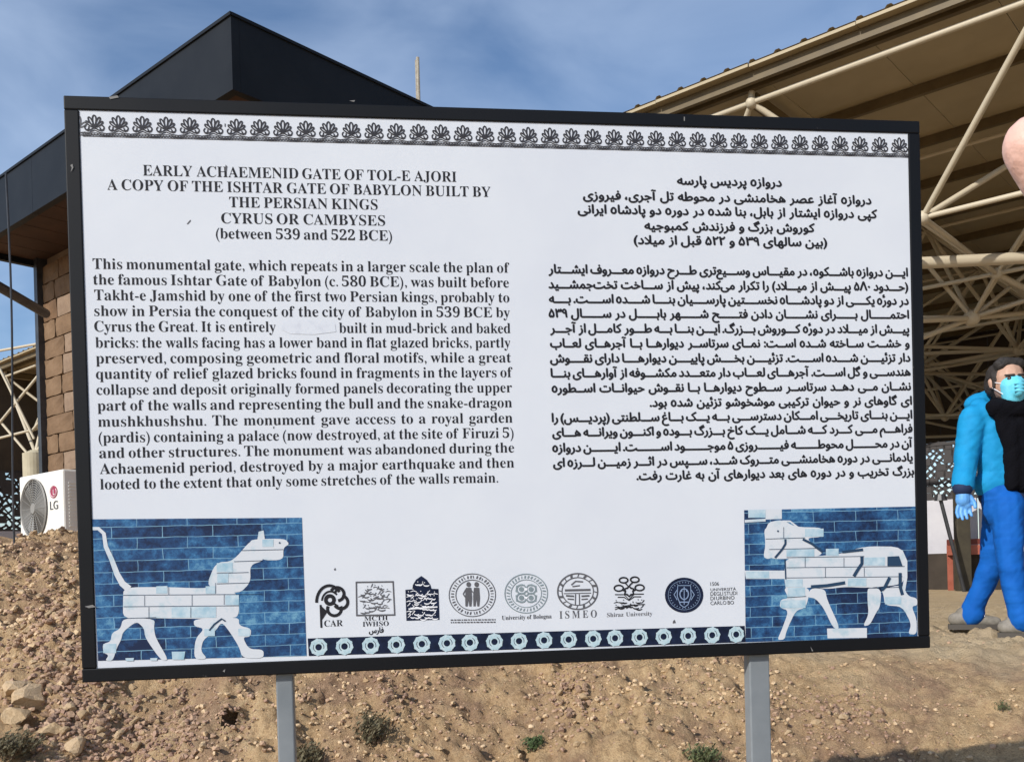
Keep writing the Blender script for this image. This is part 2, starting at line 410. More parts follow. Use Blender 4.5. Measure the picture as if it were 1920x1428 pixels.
def set_line(words, xl, xr, z, size, rtl, name, bold=0.0, maxgap=None, M=None, squeeze=1.0):
    W_ = [wbounds(w) for w in words]; nat = sum(b - a for a, b in W_)
    tot = xr - xl; k = size; n = len(words); kx = k * squeeze
    gap = (tot - nat * kx) / max(1, n - 1) if n > 1 else 0
    mingap = 0.26 * size
    if n == 1: kx = tot / nat; gap = 0
    elif gap < mingap: gap = mingap; kx = (tot - gap * (n - 1)) / nat
    elif maxgap and gap > maxgap * size: gap = maxgap * size; kx = (tot - gap * (n - 1)) / nat
    V = []; Fc = []; off = 0
    x = xr if rtl else xl
    shifts = [(0, 0)] if not bold else [(0, 0), (bold, 0), (-bold, 0), (0, bold * .8), (0, -bold * .8)]
    for w, (a, b) in zip(words, W_):
        v, f = CACHE[w]
        if rtl: x -= (b - a) * kx
        for q, (dx, dy) in enumerate(shifts):
            X = np.stack([(v[:, 0] - a) * kx + x + dx, np.full(len(v), -0.00004 * q), v[:, 1] * k + z + dy], 1)
            V.append(X); Fc += [tuple(i + off for i in t_) for t_ in f]; off += len(v)
        if rtl: x -= gap
        else: x += (b - a) * kx + gap
    V = np.concatenate(V)
    me = bpy.data.meshes.new(name); me.from_pydata(V.tolist(), [], Fc); me.update()
    o = link(name, me, M or M_ink, panel); o.location = (0, -.0006, ZO); return o
def px_line(words, pxl, pxr, py_l, size, rtl, name, py_r=None, **k):
    a = bl(pxl, py_l); b = bl(pxr, py_r if py_r is not None else py_l)
    z = a[1] if py_r is None else (a[1] + b[1]) / 2
    if py_r is None and rtl: z = b[1]
    return set_line(words, a[0], b[0], z, size, rtl, name, **k)

EN = [("EARLY ACHAEMENID GATE OF TOL-E AJORI", 268, 856, 329.5, 341), ("A COPY OF THE ISHTAR GATE OF BABYLON BUILT BY", 201, 920, 356, 369.5),
      ("THE PERSIAN KINGS", 430, 708, 388, 394), ("CYRUS OR CAMBYSES", 415, 722, 419, 423), ("(between 539 and 522 BCE)", 405, 735, 447.5, 451),
      ("This monumental gate, which repeats in a larger scale the plan of", 174, 955, 504, 511.5),
      ("the famous Ishtar Gate of Babylon (c. 580 BCE), was built before", 175, 954, 533, 539.5),
      ("Takht-e Jamshid by one of the first two Persian kings, probably to", 177, 955, 561.5, 568),
      ("show in Persia the conquest of the city of Babylon in 539 BCE by", 177, 956, 591, 596),
      ("Cyrus the Great. It is entirely", 177, 517, 620.5, 623), ("built in mud-brick and baked", 636, 957, 623.5, 625),
      ("bricks: the walls facing has a lower band in flat glazed bricks, partly", 179, 957, 650.5, 652.5),
      ("preserved, composing geometric and floral motifs, while a great", 180, 958, 679, 681),
      ("quantity of relief glazed bricks found in fragments in the layers of", 180, 961, 708, 709),
      ("collapse and deposit originally formed panels decorating the upper", 181, 960, 737.5, 737.5),
      ("part of the walls and representing the bull and the snake-dragon", 183, 960, 767, 766),
      ("mushkhushshu. The monument gave access to a royal garden", 184, 961, 796.5, 795),
      ("(pardis) containing a palace (now destroyed, at the site of Firuzi 5)", 185, 963, 826, 823.5),
      ("and other structures. The monument was abandoned during the", 186, 964, 855, 851),
      ("Achaemenid period, destroyed by a major earthquake and then", 187, 964, 884.5, 879.5),
      ("looted to the extent that only some stretches of the walls remain.", 188, 934, 914, 907)]
FA = [("دروازه پردیس پارسه", 1270, 1465, 350), ("دروازه آغاز عصر هخامنشی در محوطه تل آجری، فیروزی", 1094, 1633, 383),
      ("کپی دروازه ایشتار از بابل، بنا شده در دوره دو پادشاه ایرانی", 1084, 1644, 409), ("کوروش بزرگ و فرزندش کمبوجیه", 1209, 1527, 435), ("(بین سالهای ۵۳۹ و ۵۲۲ قبل از میلاد)", 1189, 1550, 462),
      ("ایـن دروازه باشـکوه، در مقیـاس وسـیع‌تری طـرح دروازه معـروف ایشـتار", 1029, 1701.5, 518), ("(حـدود ۵۸۰ پیـش از میـلاد) را تکرار می‌کند، پیش از سـاخت تخت‌جمشـید", 1029, 1702, 545),
      ("در دورۀ یکـی از دو پادشـاه نخسـتین پارسـیان بنـا شـده اسـت. بـه", 1030, 1703, 571), ("احتمـال بـرای نشـان دادن فتـح شـهر بابـل در سـال ۵۳۹", 1029.6, 1703.6, 597),
      ("پیـش از میـلاد در دورۀ کـوروش بـزرگ. ایـن بنـا بـه طـور کامـل از آجـر", 1032, 1704, 624), ("و خشـت سـاخته شـده اسـت: نمـای سر‌تاسـر دیوارهـا بـا آجرهـای لعـاب", 1032, 1704.5, 650.5),
      ("دار تزئیـن شـده اسـت. تزئیـن بخـش پاییـن دیوارهـا دارای نقـوش", 1032, 1706, 677.5), ("هندسـی و گل اسـت. آجرهـای لعـاب دار متعـدد مکشـوفه از آوارهـای بنـا", 1033, 1706.5, 704),
      ("نشـان مـی دهـد سر‌تاسـر سـطوح دیوارهـا بـا نقـوش حیوانـات اسـطوره", 1035, 1707, 731), ("ای گاوهای نر و حیوان ترکیبی موشخوشو تزئین شده بود.", 1218.6, 1709, 758),
      ("ایـن بنـای تاریخـی امـکان دسترسـی بـه یـک بـاغ سـلطنتی (پردیـس) را", 1035, 1709.6, 784), ("فراهـم مـی کـرد کـه شـامل یـک کاخ بـزرگ بـوده و اکنـون ویرانـه هـای", 1036, 1710, 810),
      ("آن در محـل محوطـه فیـروزی ۵ موجـود اسـت. ایـن دروازه", 1036, 1710, 837.4), ("یادمانـی در دوره هخامنشـی متـروک شـد، سـپس در اثـر زمیـن لـرزه ای", 1037.5, 1710.5, 864),
      ("بزرگ تخریب و در دوره های بعد دیوارهای آن به غارت رفت.", 1193.7, 1713, 890)]
en_words = [[mbold(w) for w in t_.split(' ')] for t_, *_ in EN]
SMALL = [("CAR", 608, 643, 1174, 11.5, M_ink), ("MCTH", 683, 727, 1163, 8, M_ink), ("IWHSO", 680, 729, 1174, 9, M_ink),
         ("University of Bologna", 941, 1034, 1161.5, 8, M_ink), ("I S M E O", 1049, 1119, 1159, 14, M_greyink), ("Shiraz University", 1138, 1223, 1156, 8, M_greyink),
         ("1506", 1332, 1348, 1097.5, 7, M_ink), ("UNIVERSITÀ", 1332, 1380, 1107.5, 7, M_ink), ("DEGLI STUDI", 1332, 1382, 1116, 7, M_ink), ("DI URBINO", 1332, 1377, 1124.5, 7, M_ink), ("CARLO BO", 1332, 1376, 1133.5, 7, M_ink),
         ("UNESCO WORLD HERITAGE", 845, 930, 1162.5, 4.4, M_greyink), ("INTERNATIONAL EXPEDITION BCC", 845, 930, 1168, 4.4, M_ink)]
SMALL = [s for s in SMALL if 'UNESCO' not in s[0] and 'EXPED' not in s[0]]
pxm = 1 / 890.0
need = set(w for l in en_words for w in l) | {TAT, TAT * 5, mbold('E'), shape('ا')}
sm_words = []
for s in SMALL:
    ws = [(w if s[3] < 1140 and s[1] > 1300 else mbold(w)) for w in s[0].split(' ')]; sm_words.append(ws); need |= set(ws)
fa_raw = [[w.replace(TAT, '') for w in t_.split(' ')] for t_, *_ in FA]
need |= set(shape(w) for l in fa_raw for w in l) | {shape('فارس')}
glyph_meshes(need)
capE = float(CACHE[mbold('E')][0][:, 1].max()); alefH = float(CACHE[shape('ا')][0][:, 1].max())
ESZ = 18.6 * pxm / capE; ASZ = 16.4 * pxm / alefH
tadv = (wbounds(TAT * 5)[1] - wbounds(TAT)[1]) / 4
for (t_, l_, r_, yl, yr), ws in zip(EN, en_words):
    px_line(ws, l_, r_, yl, ESZ, False, 'text_line', py_r=yr, squeeze=1.0)
fa_final = []
for (t_, l_, r_, y_), raw in zip(FA, fa_raw):
    ws = t_.split(' '); nk = sum(w.count(TAT) for w in ws)
    tot = bl(r_, y_)[0] - bl(l_, y_ - 6)[0]; nat = sum((lambda b: b[1] - b[0])(wbounds(shape(w))) for w in raw) * ASZ
    k = 0
    if nk:
        k = int(round((tot - nat - .30 * ASZ * (len(ws) - 1)) / (nk * tadv * ASZ))); k = max(1, min(7, k))
    fa_final.append([shape(w.replace(TAT, TAT * k)) for w in ws])
glyph_meshes(set(w for l in fa_final for w in l))
for (t_, l_, r_, y_), ws in zip(FA, fa_final):
    px_line(ws, l_, r_, y_, ASZ, True, 'text_line', bold=.0012, maxgap=.40)
for s, ws in zip(SMALL, sm_words):
    cw = CACHE[ws[0]][0][:, 1].max()
    px_line(ws, s[1], s[2], s[3], s[4] * pxm / float(cw), False, 'caption', M=s[5], maxgap=.45)
px_line([shape('فارس')], 692, 719, 1185, ASZ * .62, True, 'caption', bold=.0005)

tick('text')
# ---- lotus border along the top
xa, za = bl(177, 233); xb, zb = bl(1686, 274)
n_p = 37; dxp = (xb - xa) / n_p
def bez(p0, p1, p2, n=8): return [((1 - t) ** 2 * p0[0] + 2 * t * (1 - t) * p1[0] + t * t * p2[0], (1 - t) ** 2 * p0[1] + 2 * t * (1 - t) * p1[1] + t * t * p2[1]) for t in [i / n for i in range(n + 1)]]
I = Ink(False); u = dxp
def petal(ang, ln, wd, w):
    ca, sa = math.cos(ang), math.sin(ang)
    def R_(x, y): return (u * (x * ca + y * sa), u * (-x * sa + y * ca - .18))
    I.stroke([R_(wd * math.sin(2 * math.pi * q / 14) * (1 + .25 * math.cos(2 * math.pi * q / 14)), ln * .60 + ln * .40 * math.cos(2 * math.pi * q / 14)) for q in range(14)], w * u, True)
petal(0, .56, .075, .065)
for s_ in (-1, 1):
    petal(s_ * .46, .53, .06, .06); petal(s_ * .88, .46, .05, .06); I.stroke([(0, -u * .18), (s_ * u * .10, u * .02)], u * .05)
    I.arc(s_ * u * .315, -u * .155, u * .085, u * .095, 100, 100 + s_ * -290, u * .06, 12)
    I.stroke([(s_ * u * .02, -u * .16), (s_ * u * .16, -u * .25), (s_ * u * .29, -u * .285), (s_ * u * .38, -u * .24)], u * .06)
    I.stroke([(s_ * u * .0, -u * .26), (s_ * u * .22, -u * .36), (s_ * u * .5, -u * .40)], u * .04)
I.disc(0, -u * .15, u * .06)
for d_ in (.02, .075, .13):
    I.stroke([(u * (-.5 + i / 16), u * (-.40 - d_ + .05 * math.cos((i / 16 - .5) * 2 * math.pi) * (1 - d_ * 7))) for i in range(17)], u * .028)
for i in range(8):
    xx = u * (-.5 + i / 8); I.stroke([(xx, -u * .42), (xx + u / 16, -u * .53), (xx + u / 8, -u * .42)], u * .03)
pm = I.m.mesh('palmette', False); M_palm = mat('dark_grey_ink', (.035, .035, .042), .6, spec=.2)
for i in range(-1, n_p + 1):
    if i == -1:
        continue
    o = link('palmette', pm, M_palm, panel); o.location = (xa + i * dxp, -.0006, ZO + za + (zb - za) * i / n_p)
I = Ink(False)                          # the clipped half flower at the left end
for s_ in (1,):
    for an, ln, wd in ((.15, .5, .12), (.95, .5, .13)):
        ca, sa = math.cos(an), math.sin(an)
        pts = [(u * (x * ca + y * sa) - .0, u * (-x * sa + y * ca - .18)) for x, y in bez((0, .05), (-wd, ln * .45), (0, ln)) + bez((0, ln), (wd, ln * .45), (0, .05))[1:-1]]
        I.stroke(pts, u * .05, True)
    I.stroke([(0, -u * .40), (u * .25, -u * .36), (u * .5, -u * .40)], u * .05); I.stroke([(0, -u * .48), (u * .5, -u * .48)], u * .05)
o = I.build('palmette', M_greyink, 1); o.location = (xa - dxp * 1.0 + dxp * .34, -.0006, ZO + za)

# ---- rosette band
Ink().poly([(577, 1196), (1396, 1172.5), (1398, 1203), (579, 1229)]).build('rosette_band', M_navy, 1)
rs = [597.5, 646, 695, 743, 791, 838, 881, 927, 973, 1020, 1066, 1112, 1153, 1199, 1244, 1290, 1335, 1380]
M_pale = mat('pale_blue_ink', (.36, .52, .58), .6, (.52, .62, .66), 120, spec=.2)
I = Ink(False); ur = 15.3 * pxm
I.ring(0, 0, ur * .69, ur * .69, ur * .60, 22)
for i in range(9):
    a0 = 2 * math.pi * i / 9; I.disc(ur * .86 * math.cos(a0), ur * .86 * math.sin(a0), ur * .21, n=8)
rm = I.m.mesh('rosette')
I = Ink(False).disc(0, 0, ur * .30); I.arc(0, 0, ur * .62, ur * .62, 150, 235, ur * .07, 6); I.arc(0, 0, ur * .62, ur * .62, -20, 60, ur * .07, 6); rc = I.m.mesh('rosette_eye')
for x_ in rs:
    t_ = (x_ - 577) / 819.0
    X, Z = bl(x_, 1213 - 25 * t_)
    o = link('rosette', rm, M_pale, panel); o.location = (X, -.0012, ZO + Z); o.rotation_euler = (0, random.random(), 0)
    o = link('rosette_eye', rc, M_navy, panel); o.location = (X, -.0014, ZO + Z)

# ---- the two blue brick pictures (plain walking animals on glazed brick)
def glaze(M, t, b, co):
    def N(ty): return t.nodes.new(ty)
    br = N('ShaderNodeTexBrick'); br.inputs['Scale'].default_value = 1.0
    dn = N('ShaderNodeTexNoise'); dn.inputs['Scale'].default_value = 30; dn.inputs['Detail'].default_value = 4
    va = N('ShaderNodeVectorMath'); va.operation = 'MULTIPLY_ADD'; va.inputs[1].default_value = (.005, .005, .0035); t.links.new(co.outputs['Object'], dn.inputs['Vector']); t.links.new(dn.outputs['Color'], va.inputs[0]); t.links.new(co.outputs['Object'], va.inputs[2])
    mpn = N('ShaderNodeMapping'); mpn.inputs['Rotation'].default_value = (math.pi / 2, 0, 0); t.links.new(va.outputs[0], mpn.inputs[0]); t.links.new(mpn.outputs[0], br.inputs['Vector'])
    br.inputs['Brick Width'].default_value = .098; br.inputs['Row Height'].default_value = .0226; br.inputs['Mortar Size'].default_value = .0010; br.inputs['Mortar Smooth'].default_value = .6
    br.inputs['Color1'].default_value = (.2, .2, .2, 1); br.inputs['Color2'].default_value = (.62, .62, .62, 1); br.inputs['Mortar'].default_value = (.4, .4, .4, 1)
    def noise(sc, de, ro):
        n = N('ShaderNodeTexNoise'); n.inputs['Scale'].default_value = sc; n.inputs['Detail'].default_value = de; n.inputs['Roughness'].default_value = ro; t.links.new(co.outputs['Object'], n.inputs['Vector']); return n.outputs[0]
    def ma(op, a, c):
        m = N('ShaderNodeMath'); m.operation = op
        for i, q in enumerate((a, c)):
            if isinstance(q, (int, float)): m.inputs[i].default_value = q
            else: t.links.new(q, m.inputs[i])
        return m.outputs[0]
    val = ma('ADD', ma('MULTIPLY', ma('SUBTRACT', noise(38, 9, .8), .5), 2.3), ma('MULTIPLY', ma('SUBTRACT', noise(6, 3, .5), .5), 1.7))
    val = ma('ADD', val, br.outputs['Color'])
    r = N('ShaderNodeValToRGB'); e = r.color_ramp.elements
    while len(e) < 4: e.new(.5)
    for q, (p, c) in zip(e, ((.05, (.008, .018, .055)), (.38, (.015, .055, .15)), (.68, (.035, .14, .30)), (1.0, (.15, .33, .46)))): q.position = min(p, 1); q.color = (*c, 1)
    sc = ma('MULTIPLY', val, 1.0); t.links.new(sc, r.inputs[0])
    mf = ma('MULTIPLY', br.outputs['Fac'], ma('MULTIPLY', noise(22, 4, .6), 1.35))
    mxn = N('ShaderNodeMix'); mxn.data_type = 'RGBA'; mxn.inputs['B'].default_value = (.22, .42, .56, 1)
    t.links.new(mf, mxn.inputs['Factor']); t.links.new(r.outputs[0], mxn.inputs['A']); t.links.new(mxn.outputs['Result'], b.inputs['Base Color'])
M_glaze = mat('blue_brick_print', (.03, .1, .28), .55, extra=glaze, spec=.25)
M_beast = mat('pale_glaze_print', (.36, .50, .57), .6, (.58, .61, .65), 22, 8, spec=.25, lo=.30, hi=.47)
M_tint = mat('cyan_glaze_print', (.24, .42, .53), .6, (.50, .60, .66), 40, 8, spec=.25, lo=.3, hi=.62)
M_dglaze = mat('dark_glaze_print', (.02, .05, .10), .6, spec=.2)
pic = Ink().poly([(173, 973), (566, 970), (575, 1229), (184, 1238)]).build('picture', M_glaze, 1)
def B_(x, y): return (150 + x / 4.327, 950 + y / 4.327)
def zl(pts): return [B_(*p) for p in pts]
bst = Ink()
for pts in (
    [(355, 650), (700, 648), (1000, 660), (1090, 640), (1290, 700), (1290, 890), (1200, 900), (880, 905), (600, 900), (350, 905), (350, 760)],       # trunk
    [(1020, 655), (1100, 450), (1240, 440), (1390, 265), (1480, 265), (1500, 430), (1380, 470), (1385, 610), (1290, 705)],                               # neck
    [(1390, 262), (1660, 255), (1700, 300), (1650, 330), (1650, 430), (1470, 432), (1380, 300)],                                                         # head
    [(1440, 262), (1450, 200), (1490, 190), (1500, 262)],                                                                                                # ear
    [(350, 900), (610, 905), (600, 980), (615, 1060), (720, 1240), (660, 1245), (530, 1060), (520, 980), (460, 925), (350, 1010), (335, 1075), (300, 1140), (268, 1245), (205, 1245), (235, 1200), (190, 1180), (185, 1110), (250, 1090), (260, 1020), (330, 985)],
    [(925, 905), (1290, 890), (1290, 960), (1390, 985), (1385, 1050), (1320, 1055), (1370, 1150), (1490, 1155), (1490, 1225), (1320, 1225), (1290, 1130), (1215, 1010), (1150, 930), (1095, 1010), (1000, 1075), (980, 1165), (1035, 1230), (925, 1235), (935, 1070), (1010, 985), (925, 965)],
): bst.poly(chaikin(zl(pts)) if len(pts) > 4 else zl(pts))
bst.stroke(zl([(105, 175), (150, 175), (195, 215), (210, 320), (260, 430), (300, 540), (345, 620), (400, 665)]), [6, 6.5, 7, 8, 9, 10.5, 12, 13])
bst.build('picture_animal', M_beast, 2)
for x_, y_, w_, h_ in ((745, 808, 360, 88), (1180, 712, 110, 82), (1110, 452, 130, 75), (1115, 538, 90, 75), (190, 1108, 105, 75), (1010, 985, 85, 60), (1480, 262, 90, 60), (620, 640, 90, 60), (1020, 640, 80, 62), (1285, 985, 95, 60)): Ink().poly(zl([(x_, y_ + 2), (x_ + w_, y_), (x_ + w_, y_ + h_), (x_, y_ + h_)])).build('tinted_brick', M_tint, 3)
for x_, y_, w_, h_ in ((745, 1170, 110, 66), (370, 1222, 70, 25), (570, 1222, 60, 22)): Ink().poly(zl([(x_, y_ + 2), (x_ + w_, y_), (x_ + w_ * .9, y_ + h_), (x_ + w_ * .05, y_ + h_)])).build('tinted_brick', M_tint, 3)
jn = Ink()
for y_, xa_, xb_ in ((712, 350, 1480), (805, 355, 1290), (900, 350, 620), (620, 1110, 1380), (535, 1110, 1370), (440, 1250, 1480), (350, 1310, 1650)):
    jn.stroke(zl([(xa_, y_ + 2), (xb_, y_ - 6)]), .9)
for x_, ya_, yb_ in ((525, 718, 800), (910, 712, 800), (720, 650, 712), (1100, 615, 700), (1170, 705, 790), (560, 810, 895), (900, 810, 895)):
    jn.stroke(zl([(x_, ya_), (x_, yb_)]), .8)
jn.stroke(zl([(1050, 1000), (1090, 950), (1150, 905), (1180, 925)]), 3.0); jn.disc(*B_(1620, 290), 1.6)
jn.build('picture_joints', M_dglaze, 4)
pic2 = Ink().poly([(1395, 956), (1716, 949), (1720, 1193), (1398, 1203)]).build('picture', M_glaze, 1)
def B_(x, y): return (1370 + x / 4.607, 930 + y / 4.607)
bst = Ink()
for pts in (
    [(470, 530), (700, 520), (940, 500), (1150, 430), (1495, 435), (1500, 640), (1490, 760), (1180, 790), (990, 780), (830, 800), (690, 780), (480, 830), (460, 700)],
    [(300, 230), (440, 200), (560, 265), (800, 270), (800, 350), (640, 360), (800, 470), (760, 520), (470, 540), (380, 540), (300, 520)],
    [(300, 200), (440, 195), (440, 110), (300, 110)], [(285, 260), (460, 260), (450, 470), (330, 545), (280, 525), (300, 420)],
    [(120, 640), (470, 640), (470, 712), (130, 712)],
    [(450, 780), (690, 780), (650, 960), (560, 985), (480, 1160), (465, 1235), (400, 1240), (440, 1150), (500, 985), (420, 960), (430, 890), (500, 880)],
    [(690, 790), (815, 800), (830, 890), (945, 1140), (885, 1140), (800, 960), (730, 880), (660, 870)],
    [(830, 1140), (1175, 1135), (1175, 1220), (835, 1225)],
    [(1180, 780), (1300, 800), (1290, 950), (1250, 1010), (1200, 1110), (1140, 1120), (1190, 1020), (1180, 900)],
    [(1300, 800), (1480, 760), (1530, 860), (1610, 880), (1610, 940), (1560, 950), (1605, 1060), (1605, 1190), (1530, 1190), (1560, 1100), (1480, 950), (1330, 940), (1320, 860)],
): bst.poly(chaikin(zl(pts)) if len(pts) > 4 else zl(pts))
bst.stroke(zl([(1470, 470), (1510, 560), (1510, 700), (1490, 820)]), 6); bst.stroke(zl([(445, 215), (510, 215), (575, 265)]), 3); bst.stroke(zl([(120, 215), (300, 205)]), 5)
bst.build('picture_animal', M_beast, 2)
for x_, y_, w_, h_ in ((150, 115, 150, 70), (640, 278, 160, 70), (480, 455, 240, 64), (820, 450, 110, 60), (1150, 525, 180, 72), (130, 645, 200, 62), (470, 715, 150, 66), (430, 895, 215, 68), (490, 785, 150, 80), (1010, 705, 160, 70), (1330, 865, 140, 66)): Ink().poly(zl([(x_, y_ + 3), (x_ + w_, y_), (x_ + w_, y_ + h_), (x_, y_ + h_)])).build('tinted_brick', M_tint, 3)
jn = Ink()
for y_, xa_, xb_ in ((365, 300, 640), (455, 330, 780), (525, 480, 1150), (612, 480, 1500), (700, 480, 1480), (790, 1190, 1480), (870, 480, 650)): jn.stroke(zl([(xa_, y_ + 3), (xb_, y_ - 8)]), .9)
for x_, ya_, yb_ in ((455, 265, 360), (640, 530, 610), (815, 615, 700), (975, 530, 610), (1150, 615, 690), (1180, 1140, 1180)): jn.stroke(zl([(x_, ya_), (x_, yb_)]), .8)
for pts, w in (([(470, 370), (470, 410), (440, 460), (380, 530)], 4), ([(620, 370), (700, 410), (790, 480)], 4.5), ([(690, 780), (830, 770), (985, 745)], 6), ([(1130, 520), (1130, 580), (1090, 640), (1060, 690)], 6),
               ([(1370, 700), (1330, 780), (1300, 810)], 6), ([(1460, 660), (1460, 780), (1480, 850)], 6), ([(465, 540), (470, 640), (472, 715)], 2.4), ([(960, 480), (1140, 460)], 5)): jn.stroke(zl(pts), w)
jn.disc(*B_(405, 300), 1.7); jn.poly(zl([(1350, 520), (1450, 515), (1480, 600), (1350, 600)]))
jn.build('picture_joints', M_dglaze, 4)

# ---- emblems
def wob(cx, cy, w, h, n, amp, seed):
    r = random.Random(seed); return [(cx - w / 2 + w * i / n, cy + (r.random() - .5) * amp + h * math.sin(i * 1.9 + seed)) for i in range(n + 1)]
def callig(I, cx, cy, w, h, n, seed, t=1.5):
    r = random.Random(seed)
    for q in range(n):
        x = cx - w / 2 + w * (q + .5) / n + r.gauss(0, 1); y = cy + r.gauss(0, h * .22); k = r.random()
        if k < .5: I.arc(x, y, w / n * (.55 + .5 * r.random()), h * (.25 + .25 * r.random()), 10 + 20 * r.random(), 165, [t * (.45 + .9 * math.sin(math.pi * i / 8)) for i in range(9)], 8)
        elif k < .75: I.stroke([(x + w * .05, y - h * .5), (x, y), (x - w * .06, y + h * .3)], [t, t * .8, t * .4])
        else: I.stroke([(x - w * .10, y + 1), (x, y - h * .12), (x + w * .12, y + h * .05)], [t * .5, t, t * .6])
        if r.random() < .6: I.disc(x + r.gauss(0, 1.5), y - h * .5, t * .55, n=6)
I = Ink(); X, Y_ = 618.5, 1124
I.ring(X, Y_, 7.6, 7.6, 7); I.arc(X - 1, Y_ + 4, 24, 31, 178, 322, 5.4, 14); I.arc(X + 1, Y_ + 3, 16, 19, 185, 318, 3.6, 12)
for cx_, cy_, a0, a1 in ((632, 1113, -150, 82), (639, 1128, -80, 150), (627, 1141, -25, 205)): I.arc(cx_, cy_, 13, 12.5, a0, a1, 5.8, 14)
I.stroke([(629, 1098), (631, 1106), (626, 1112)], 5); I.stroke([(622, 1128), (634, 1136)], 4)
I.poly([(600, 1133), (614, 1146), (602, 1164)]); I.stroke([(601, 1133), (602.5, 1176)], 3.6); I.build('emblem', M_ink)
I = Ink(); I.stroke([(668, 1091), (737, 1090), (740, 1152), (669, 1153)], 4, True)
for q, (cy_, w_) in enumerate(((1101, 34), (1112, 52), (1120, 58), (1128, 56), (1136, 46), (1142, 50))):
    callig(I, 703, cy_, w_, 9, 7, q + 3, 1.9)
for q in range(5): I.stroke([(680 + q * 11, 1120 - (q % 2) * 6), (690 + q * 10, 1107 + (q % 3) * 5)], 1.6)
I.build('emblem', M_greyink)
I = Ink(); I.poly([(760, 1105), (773, 1104), (774, 1096), (780, 1086), (790, 1079), (800, 1086), (807, 1096), (809, 1103), (822, 1103.5), (824, 1161), (762, 1163)]); I.build('emblem', M_navy)
I = Ink()
for q, cy_ in enumerate((1094, 1112, 1119, 1127, 1134, 1141, 1150, 1156)):
    w_ = 22 if q == 0 else 52; callig(I, 791, cy_, w_, 8, 4 if q == 0 else 8, q + 31, 1.7)
I.stroke([(766, 1141), (820, 1137)], 2.4); I.build('emblem_lettering', M_white, 2)
I = Ink(); X, Y_ = 885.5, 1115
I.ring(X, Y_, 43.5, 40, 1.6, 40); I.ring(X, Y_, 31, 28.5, 1.6, 36)
for q in range(40):
    a = q * math.pi / 20 + .07; I.stroke([(X + 34.5 * math.cos(a), Y_ + 31.5 * math.sin(a)), (X + 40 * math.cos(a + (.03 if q % 3 else -.04)), Y_ + 36.8 * math.sin(a))], 2.5 if q % 3 else 1.5)
for sx, wd in ((-7, 1), (8, 1)):
    x_ = X + sx; I.disc(x_, Y_ - 20, 4.2, 4.8); I.poly([(x_ - 5, Y_ - 14), (x_ + 5, Y_ - 14), (x_ + 6.5, Y_ + 6), (x_ + 5, Y_ + 21), (x_ + 1.2, Y_ + 21), (x_, Y_ + 7), (x_ - 2, Y_ + 21), (x_ - 6, Y_ + 21), (x_ - 6.5, Y_ + 2)])
I.stroke([(X - 12, Y_ - 11), (X - 17, Y_ - 2), (X - 13, Y_ + 4)], 2.6); I.stroke([(X - 2, Y_ - 9), (X + 2, Y_ - 4), (X + 4, Y_ - 9)], 2)
I.build('emblem', M_greyink)
I = Ink()
for row, cy_ in enumerate((1161.6, 1166.2)):
    x_ = 845
    while x_ < 928:
        w_ = 2 + 5 * random.random(); I.stroke([(x_, cy_ - .2 * (x_ - 845) / 20), (min(x_ + w_, 929), cy_ - .2 * (x_ - 845) / 20)], 2.3); x_ += w_ + 1.6
I.build('caption', M_greyink)
I = Ink(); X, Y_ = 986.5, 1112
I.ring(X, Y_, 40, 36.5, 1.8, 40); I.ring(X, Y_, 28.5, 26, 1.3, 36)
for q in range(34):
    a = q * 2 * math.pi / 34; I.stroke([(X + 31 * math.cos(a), Y_ + 28.5 * math.sin(a)), (X + 37 * math.cos(a + .05), Y_ + 33.5 * math.sin(a + .05))], 2.6 if q % 4 else 1.4)
for sx, sy in ((-1, -1), (1, -1), (-1, 1), (1, 1)):
    I.arc(X + sx * 9, Y_ + sy * 8, 9, 8.5, 0, 360, 2.6, 14); I.disc(X + sx * 9, Y_ + sy * 8, 4.6)
    I.stroke([(X + sx * 3, Y_ + sy * 16), (X + sx * 18, Y_ + sy * 14), (X + sx * 19, Y_ + sy * 3)], 2.2)
I.build('emblem', M_teal)
Ink().poly([(982, 1118), (990, 1118), (987, 1123)]).disc(986, 1104, 2.6).build('emblem_lettering', M_white, 2)
I = Ink(); X, Y_ = 1083, 1108
I.ring(X, Y_, 37.5, 33.5, 2.6, 40); I.ring(X, Y_, 29.5, 26, 1.8, 36)
for q in range(16):
    a = q * math.pi / 8; I.stroke([(X + 30 * math.cos(a), Y_ + 27 * math.sin(a)), (X + 36.5 * math.cos(a + .06), Y_ + 32.5 * math.sin(a + .06))], 4.2 if q % 2 else 1.8)
I.stroke([(X - 24, Y_ - 2), (X + 24, Y_ - 3)], 4); I.stroke([(X - 26, Y_ + 4), (X + 25, Y_ + 3)], 1.6)
I.stroke([(X - 4, Y_ + 5), (X - 4.5, Y_ + 26)], 2); I.stroke([(X + 3, Y_ + 5), (X + 3.5, Y_ + 26)], 2)
for s_ in (-1, 1): I.stroke([(X + s_ * 7, Y_ + 9), (X + s_ * 22, Y_ + 8)], 3.2); I.stroke([(X + s_ * 7, Y_ + 15), (X + s_ * 19, Y_ + 14)], 2.4)
I.stroke([(X - 12, Y_ - 12), (X - 4, Y_ - 19), (X + 10, Y_ - 18)], 2.6); I.stroke([(X - 10, Y_ - 9), (X + 4, Y_ - 11)], 2.2)
I.build('emblem', M_greyink)
I = Ink(); X, Y_ = 1179.5, 1108
hx = [(X + (9.5 if q % 2 else 7) * math.cos(q * math.pi / 6), Y_ + (9.5 if q % 2 else 7) * math.sin(q * math.pi / 6)) for q in range(12)]
I.stroke(hx, 3.6, True)
